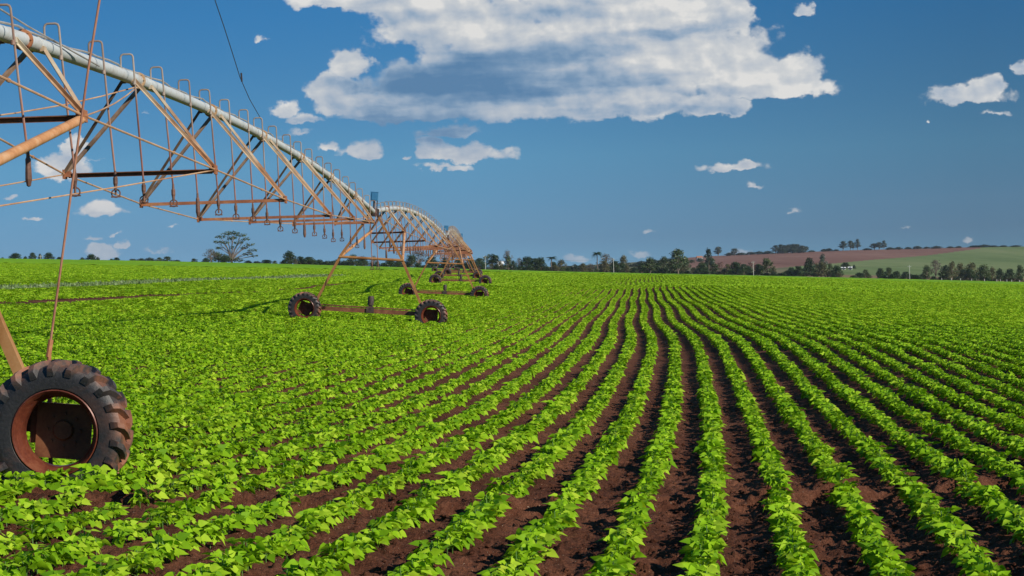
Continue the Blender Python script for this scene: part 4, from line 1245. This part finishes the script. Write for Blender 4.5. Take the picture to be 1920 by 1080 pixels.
HL = [ # on the far hill: px, height px, width px, kind, Z
 (1588, 13, 22, 'dense', 1500), (1604, 9, 8, 'dense', 1480), (1350, 20, 17, 'tall', 2520), (1381, 15, 15, 'tall', 2540), (1372, 7, 20, 'farlow', 2560), (1393, 6, 22, 'farlow', 2560), (1411, 7, 18, 'farlow', 2560), (1427, 7, 20, 'farlow', 2560), (1443, 7, 20, 'farlow', 2560),
 (1458, 17, 17, 'tall', 2560), (1467, 18, 15, 'tall', 2580), (1475, 17, 16, 'tall', 2560), (1483, 17, 16, 'tall', 2590), (1491, 18, 15, 'tall', 2570), (1499, 17, 16, 'tall', 2590), (1507, 15, 15, 'tall', 2560), (1514, 12, 14, 'tall', 2580),
 (1470, 12, 22, 'farlow', 2540), (1490, 12, 24, 'farlow', 2540), (1506, 10, 20, 'farlow', 2540),
 (1548, 6, 12, 'farlow', 2580), (1557, 7, 16, 'farlow', 2580), (1584.5, 20, 16, 'tall', 2570), (1598, 21, 11, 'tall', 2570), (1603, 16, 9, 'tall', 2580), (1611.5, 23, 11, 'tall', 2570), (1629, 5, 16, 'farlow', 2580), (1643, 14, 16, 'tall', 2580), (1652, 16, 14, 'tall', 2570), (1661, 19, 10, 'tall', 2570),
 (1672, 6, 16, 'farlow', 2580), (1688, 6, 16, 'farlow', 2580), (1706, 5, 14, 'farlow', 2590), (1723, 7, 18, 'farlow', 2580), (1741, 5, 12, 'farlow', 2590), (1759, 6, 22, 'farlow', 2580), (1785, 4, 14, 'farlow', 2590), (1801, 4, 14, 'farlow', 2590), (1832, 5, 24, 'farlow', 2590), (1848, 6, 26, 'farlow', 2590), (1866, 4, 20, 'farlow', 2590), (1885, 4, 16, 'farlow', 2590), (1908, 4, 20, 'farlow', 2590), (1525, 4, 14, 'farlow', 2590), (1571, 4, 12, 'farlow', 2590),
 (1315, 9, 16, 'farlow', 2100), (1300, 8, 16, 'mid', 2000), (1335, 7, 16, 'farlow', 2100), (1195, 9, 18, 'farlow', 1900), (1180, 10, 18, 'farlow', 1900), (1165, 10, 18, 'farlow', 1950), (1205, 8, 20, 'farlow', 2200), (1228, 8, 20, 'farlow', 2300), (1152, 9, 18, 'farlow', 2000), (1255, 8, 20, 'farlow', 2300), (1282, 7, 20, 'farlow', 2300),
 (1086, 9, 18, 'farlow', 1700), (1100, 9, 18, 'farlow', 1700), (1114, 10, 18, 'farlow', 1700), (1128, 10, 18, 'farlow', 1750), (1070, 8, 16, 'farlow', 1750), (1055, 8, 18, 'farlow', 1750),
]
def place_tree(px, ytop, wpx, kd, Z, zbase, hh, n):
    mt, mc = TREES[kd][n % len(TREES[kd])]
    nm = KNAME[kd]
    x = (px + .03 * (ytop + 15 - 540) - 960) / F * Z
    e = empty(nm, (x, Z, zbase))
    e.rotation_euler = (0, 0, random.uniform(0, 6.28) if kd not in ('umbrella',) else 0)
    link('trunk', mt, e); link('crown', mc, e)
    wm = wpx * Z / F; kw = {'tall': 4.6, 'palm': 4.2, 'umbrella': 10.2, 'bush': 8.0, 'farlow': 8.0}.get(kd, 7.6)
    e.scale = (wm / kw, wm / kw, hh / (9.9 if kd != 'umbrella' else 9.4))
    return e
LAND = [(0, 'at the far left end of the skyline'), (130, 'left of the hanging rusty rod'), (240, 'between the rod and the umbrella tree'), (345, 'just left of the umbrella tree'), (470, 'just right of the umbrella tree'), (535, 'left of the second tower'), (660, 'seen through the legs of the second tower'), (760, 'behind the truss spans'), (890, 'right of the far truss spans'), (960, 'behind the white farmhouse'), (1030, 'near the shorter palm'), (1110, 'near the tall palm'), (1195, 'right of the tall palm'), (1300, 'below the brown hillside'), (1400, 'by the pole before the ploughed field'), (1480, 'between the ploughed field and the crop'), (1580, 'below the green pasture'), (1720, 'in the dark hedge at the right'), (1850, 'at the right end of the tree line')]
random.seed(99)
px_ = 534
while px_ < 1945:                              # undergrowth closing the foot of the tree line
    if not (1290 < px_ < 1312 or 1575 < px_ < 1612 or 1630 < px_ < 1642):
        yb = float(np.interp(px_, EDGE_PX, EDGE_Y))
        TL.append((px_, yb - random.uniform(7, 14), random.uniform(12, 20), random.choice(['bush', 'bush', 'dense', 'mid', 'olive'])))
    px_ += random.uniform(9, 15)
random.seed(7)
alltrees = []
for i, (px, yt, wp, kd) in enumerate(TL):
    Z = 1012 + (i * 37) % 46
    if kd in ('sparse', 'pink', 'palm', 'tall', 'farlow'): Z += 14
    zb = land(px, Z) - .2
    ztop = at(px, yt, Z).z
    hh = max(2.0, ztop - zb)
    if px < 960 and kd != 'bush':
        pass
    e = place_tree(px, yt, wp * 1.08, kd, Z, zb, hh, i)
    alltrees.append((px, yt, wp, kd, e, 'edge'))
for i, (px, hpx, wp, kd, Z) in enumerate(HL):
    zb = land(px, Z) - .4
    e = place_tree(px, 470, wp, kd, Z, zb, hpx * Z / F, i + 3)
    alltrees.append((px, 0, wp, kd, e, 'hill'))
alltrees.sort(key=lambda a: a[0])
seen = {}
ordn = ['first', 'second', 'third', 'fourth', 'fifth', 'sixth', 'seventh', 'eighth', 'ninth', 'tenth', 'eleventh', 'twelfth']
buckets = {}
for (px, yt, wp, kd, e, wh) in alltrees:
    if wh == 'edge':
        loc = [l for (x0, l) in LAND if px >= x0]
        where = loc[-1] if loc else 'beyond the left edge'
    else:
        where = 'in the grove on the far hill' if 1449 <= px <= 1519 else ('on the distant rise behind the palms' if px < 1290 else ('on the hill above the ploughed field' if px < 1700 else 'on the ridge above the pasture'))
    buckets.setdefault((kd, where), []).append(e)
for (kd, where), es in buckets.items():
    for i, e in enumerate(es):
        lab = KLOOK[kd] + ' ' + where
        if len(es) > 1:
            lab = ordn[min(i, 11)] + ' ' + KLOOK[kd] + ' from the left, ' + where
        tag(e, lab, 'palm tree' if kd == 'palm' else ('bush' if kd == 'bush' else 'tree'), 'trees on the skyline')

# ------------------------------------------------------------------ power poles
def pole(px, yt, Z, lab):
    zb = land(px, Z); zt = at(px, yt, Z).z; h = zt - zb
    x = at(px, yt, Z).x
    e = empty('power_pole', (x, Z, zb))
    MB().tube([(0, 0, -.3), (0, 0, h)], [.17, .12], 8).build('shaft', M['pole'], e)
    mb = MB(); mb.bar((-.9, 0, h - .5), (.9, 0, h - .5), .14, .14)
    mb.build('cross_arm', M['pole'], e)
    ins = MB()
    for xx in (-.8, 0, .8): ins.lathe([(.001, 0), (.08, .02), (.05, .12), (.09, .18), (.001, .25)], 8, axis='Z', c=(xx, 0, h - .43 + (.5 if xx == 0 else 0)))
    ins.build('insulator', M['white'], e)
    tag(e, lab, 'power pole', 'poles along the field edge')
    return Vector((x, Z, zt - .3))
tops = [pole(697.6, 482, 1003, 'pale pole seen under the second irrigation tower'), pole(909.5, 480, 1003, 'pale pole just right of the far truss spans'),
        pole(1150, 485, 1003, 'pale pole right of the tall palm'), pole(1412, 490, 1003, 'pale pole in front of the brown hillside'), pole(1705, 498, 1003, 'pale pole in front of the green pasture')]
pole_l = pole(76, 479, 1003, 'short pale pole among the dark trees at far left')
wire = MB()
for a_, b_ in zip(tops[:-1], tops[1:]):
    for off in (-.8, .8):
        pts = []
        for t in np.linspace(0, 1, 12):
            q = a_.lerp(b_, t); q.z -= 1.2 * 4 * t * (1 - t) ; q.x += 0; q.y += off * .3; pts.append(q - tops[0])
        wire.tube(pts, .02, 4)
tag(wire.build('power_lines', M['darkcable'], None, loc=tops[0]), 'thin power lines strung between the pale poles', 'power line')

# ------------------------------------------------------------------ small farm buildings
def house(px, Z, w, d, h, rh, rot, lab, roofmat, grp=None):
    x = (px - 974) / F * Z if px < 1200 else (px - 962) / F * Z
    e = empty('farmhouse', (x, Z, land(px, Z)))
    e.rotation_euler = (0, 0, rot)
    MB().box((0, 0, h / 2 - .3), (w, d, h + .6)).build('wall', M['white'], e)
    v = [(-w / 2 - .4, -d / 2 - .4, h), (w / 2 + .4, -d / 2 - .4, h), (w / 2 + .4, d / 2 + .4, h), (-w / 2 - .4, d / 2 + .4, h), (-w / 2 - .4, 0, h + rh), (w / 2 + .4, 0, h + rh)]
    MB().add(v, [(0, 1, 5, 4), (2, 3, 4, 5), (0, 4, 3), (1, 2, 5), (0, 3, 2, 1)]).build('roof', roofmat, e)
    for k in (-1, 1):
        MB().box((k * w * .28, -d / 2 - .02, h * .55), (1.1, .08, 1.1)).build('window', M['window'], e)
    MB().box((0, -d / 2 - .02, 1.05), (1.0, .09, 2.1)).build('door', M['window'], e)
    tag(e, lab, 'house')
house(953, 1100, 3.2, 4, 4.2, 1.4, .2, 'white farmhouse showing between trees left of the palms', M['white'])
house(969, 1105, 3.8, 4, 2.0, 1.0, -.2, 'smaller white house right of the white farmhouse between trees', M['white'])
house(1583.5, 1440, 3.0, 3, 1.3, .6, .15, 'left one of two tiny white sheds on the green pasture', M['white'])
house(1597, 1440, 2.6, 3, 1.5, .8, -.2, 'right one of two tiny white sheds on the green pasture', M['white'])
house(1315, 2250, 6, 5, 3, 2, .1, 'tiny pale house on the olive rise left of the brown hillside', M['tile'])

# ------------------------------------------------------------------ fence posts at the right edge of the field
for i, px in enumerate([1766, 1784, 1801, 1822, 1846, 1869, 1876, 1888, 1897, 1912]):
    Z = 1002.0
    x = (px - 960) / F * Z
    mb = MB(); mb.bar((0, 0, -.3), (0, 0, 1.25), .16); mb.box((0, 0, 1.27), (.19, .19, .05))
    o = mb.build('fence_post', M['white'], None, loc=(x, Z, land(px, Z)))
    tag(o, 'short pale fence post in front of the dark hedge at right', 'fence post', 'fence posts along the far hedge')

# ------------------------------------------------------------------ thin haze over the far land
hz_b = MB().box((0, 1700, 30), (5200, 3900, 158)).build('haze', M['soil'])
hm = bpy.data.materials.new('haze'); hm.use_nodes = True; hm.node_tree.nodes.clear(); hn = NT(hm.node_tree)
ho = hn.n('ShaderNodeOutputMaterial'); hv = hn.n('ShaderNodeVolumePrincipled')
hv.inputs['Color'].default_value = (0.80, 0.88, 1.0, 1); hv.inputs['Density'].default_value = 0.000035; hv.inputs['Anisotropy'].default_value = 0.2
hm.node_tree.links.new(hv.outputs[0], ho.inputs['Volume'])
hz_b.data.materials.clear(); hz_b.data.materials.append(hm)
tag(hz_b, 'thin pale haze softening the farthest hill and trees', 'haze', kind='stuff')

# ------------------------------------------------------------------ render settings that belong to the scene
scn.cycles.max_bounces = 6
scn.cycles.transparent_max_bounces = 4
scn.cycles.use_denoising = True
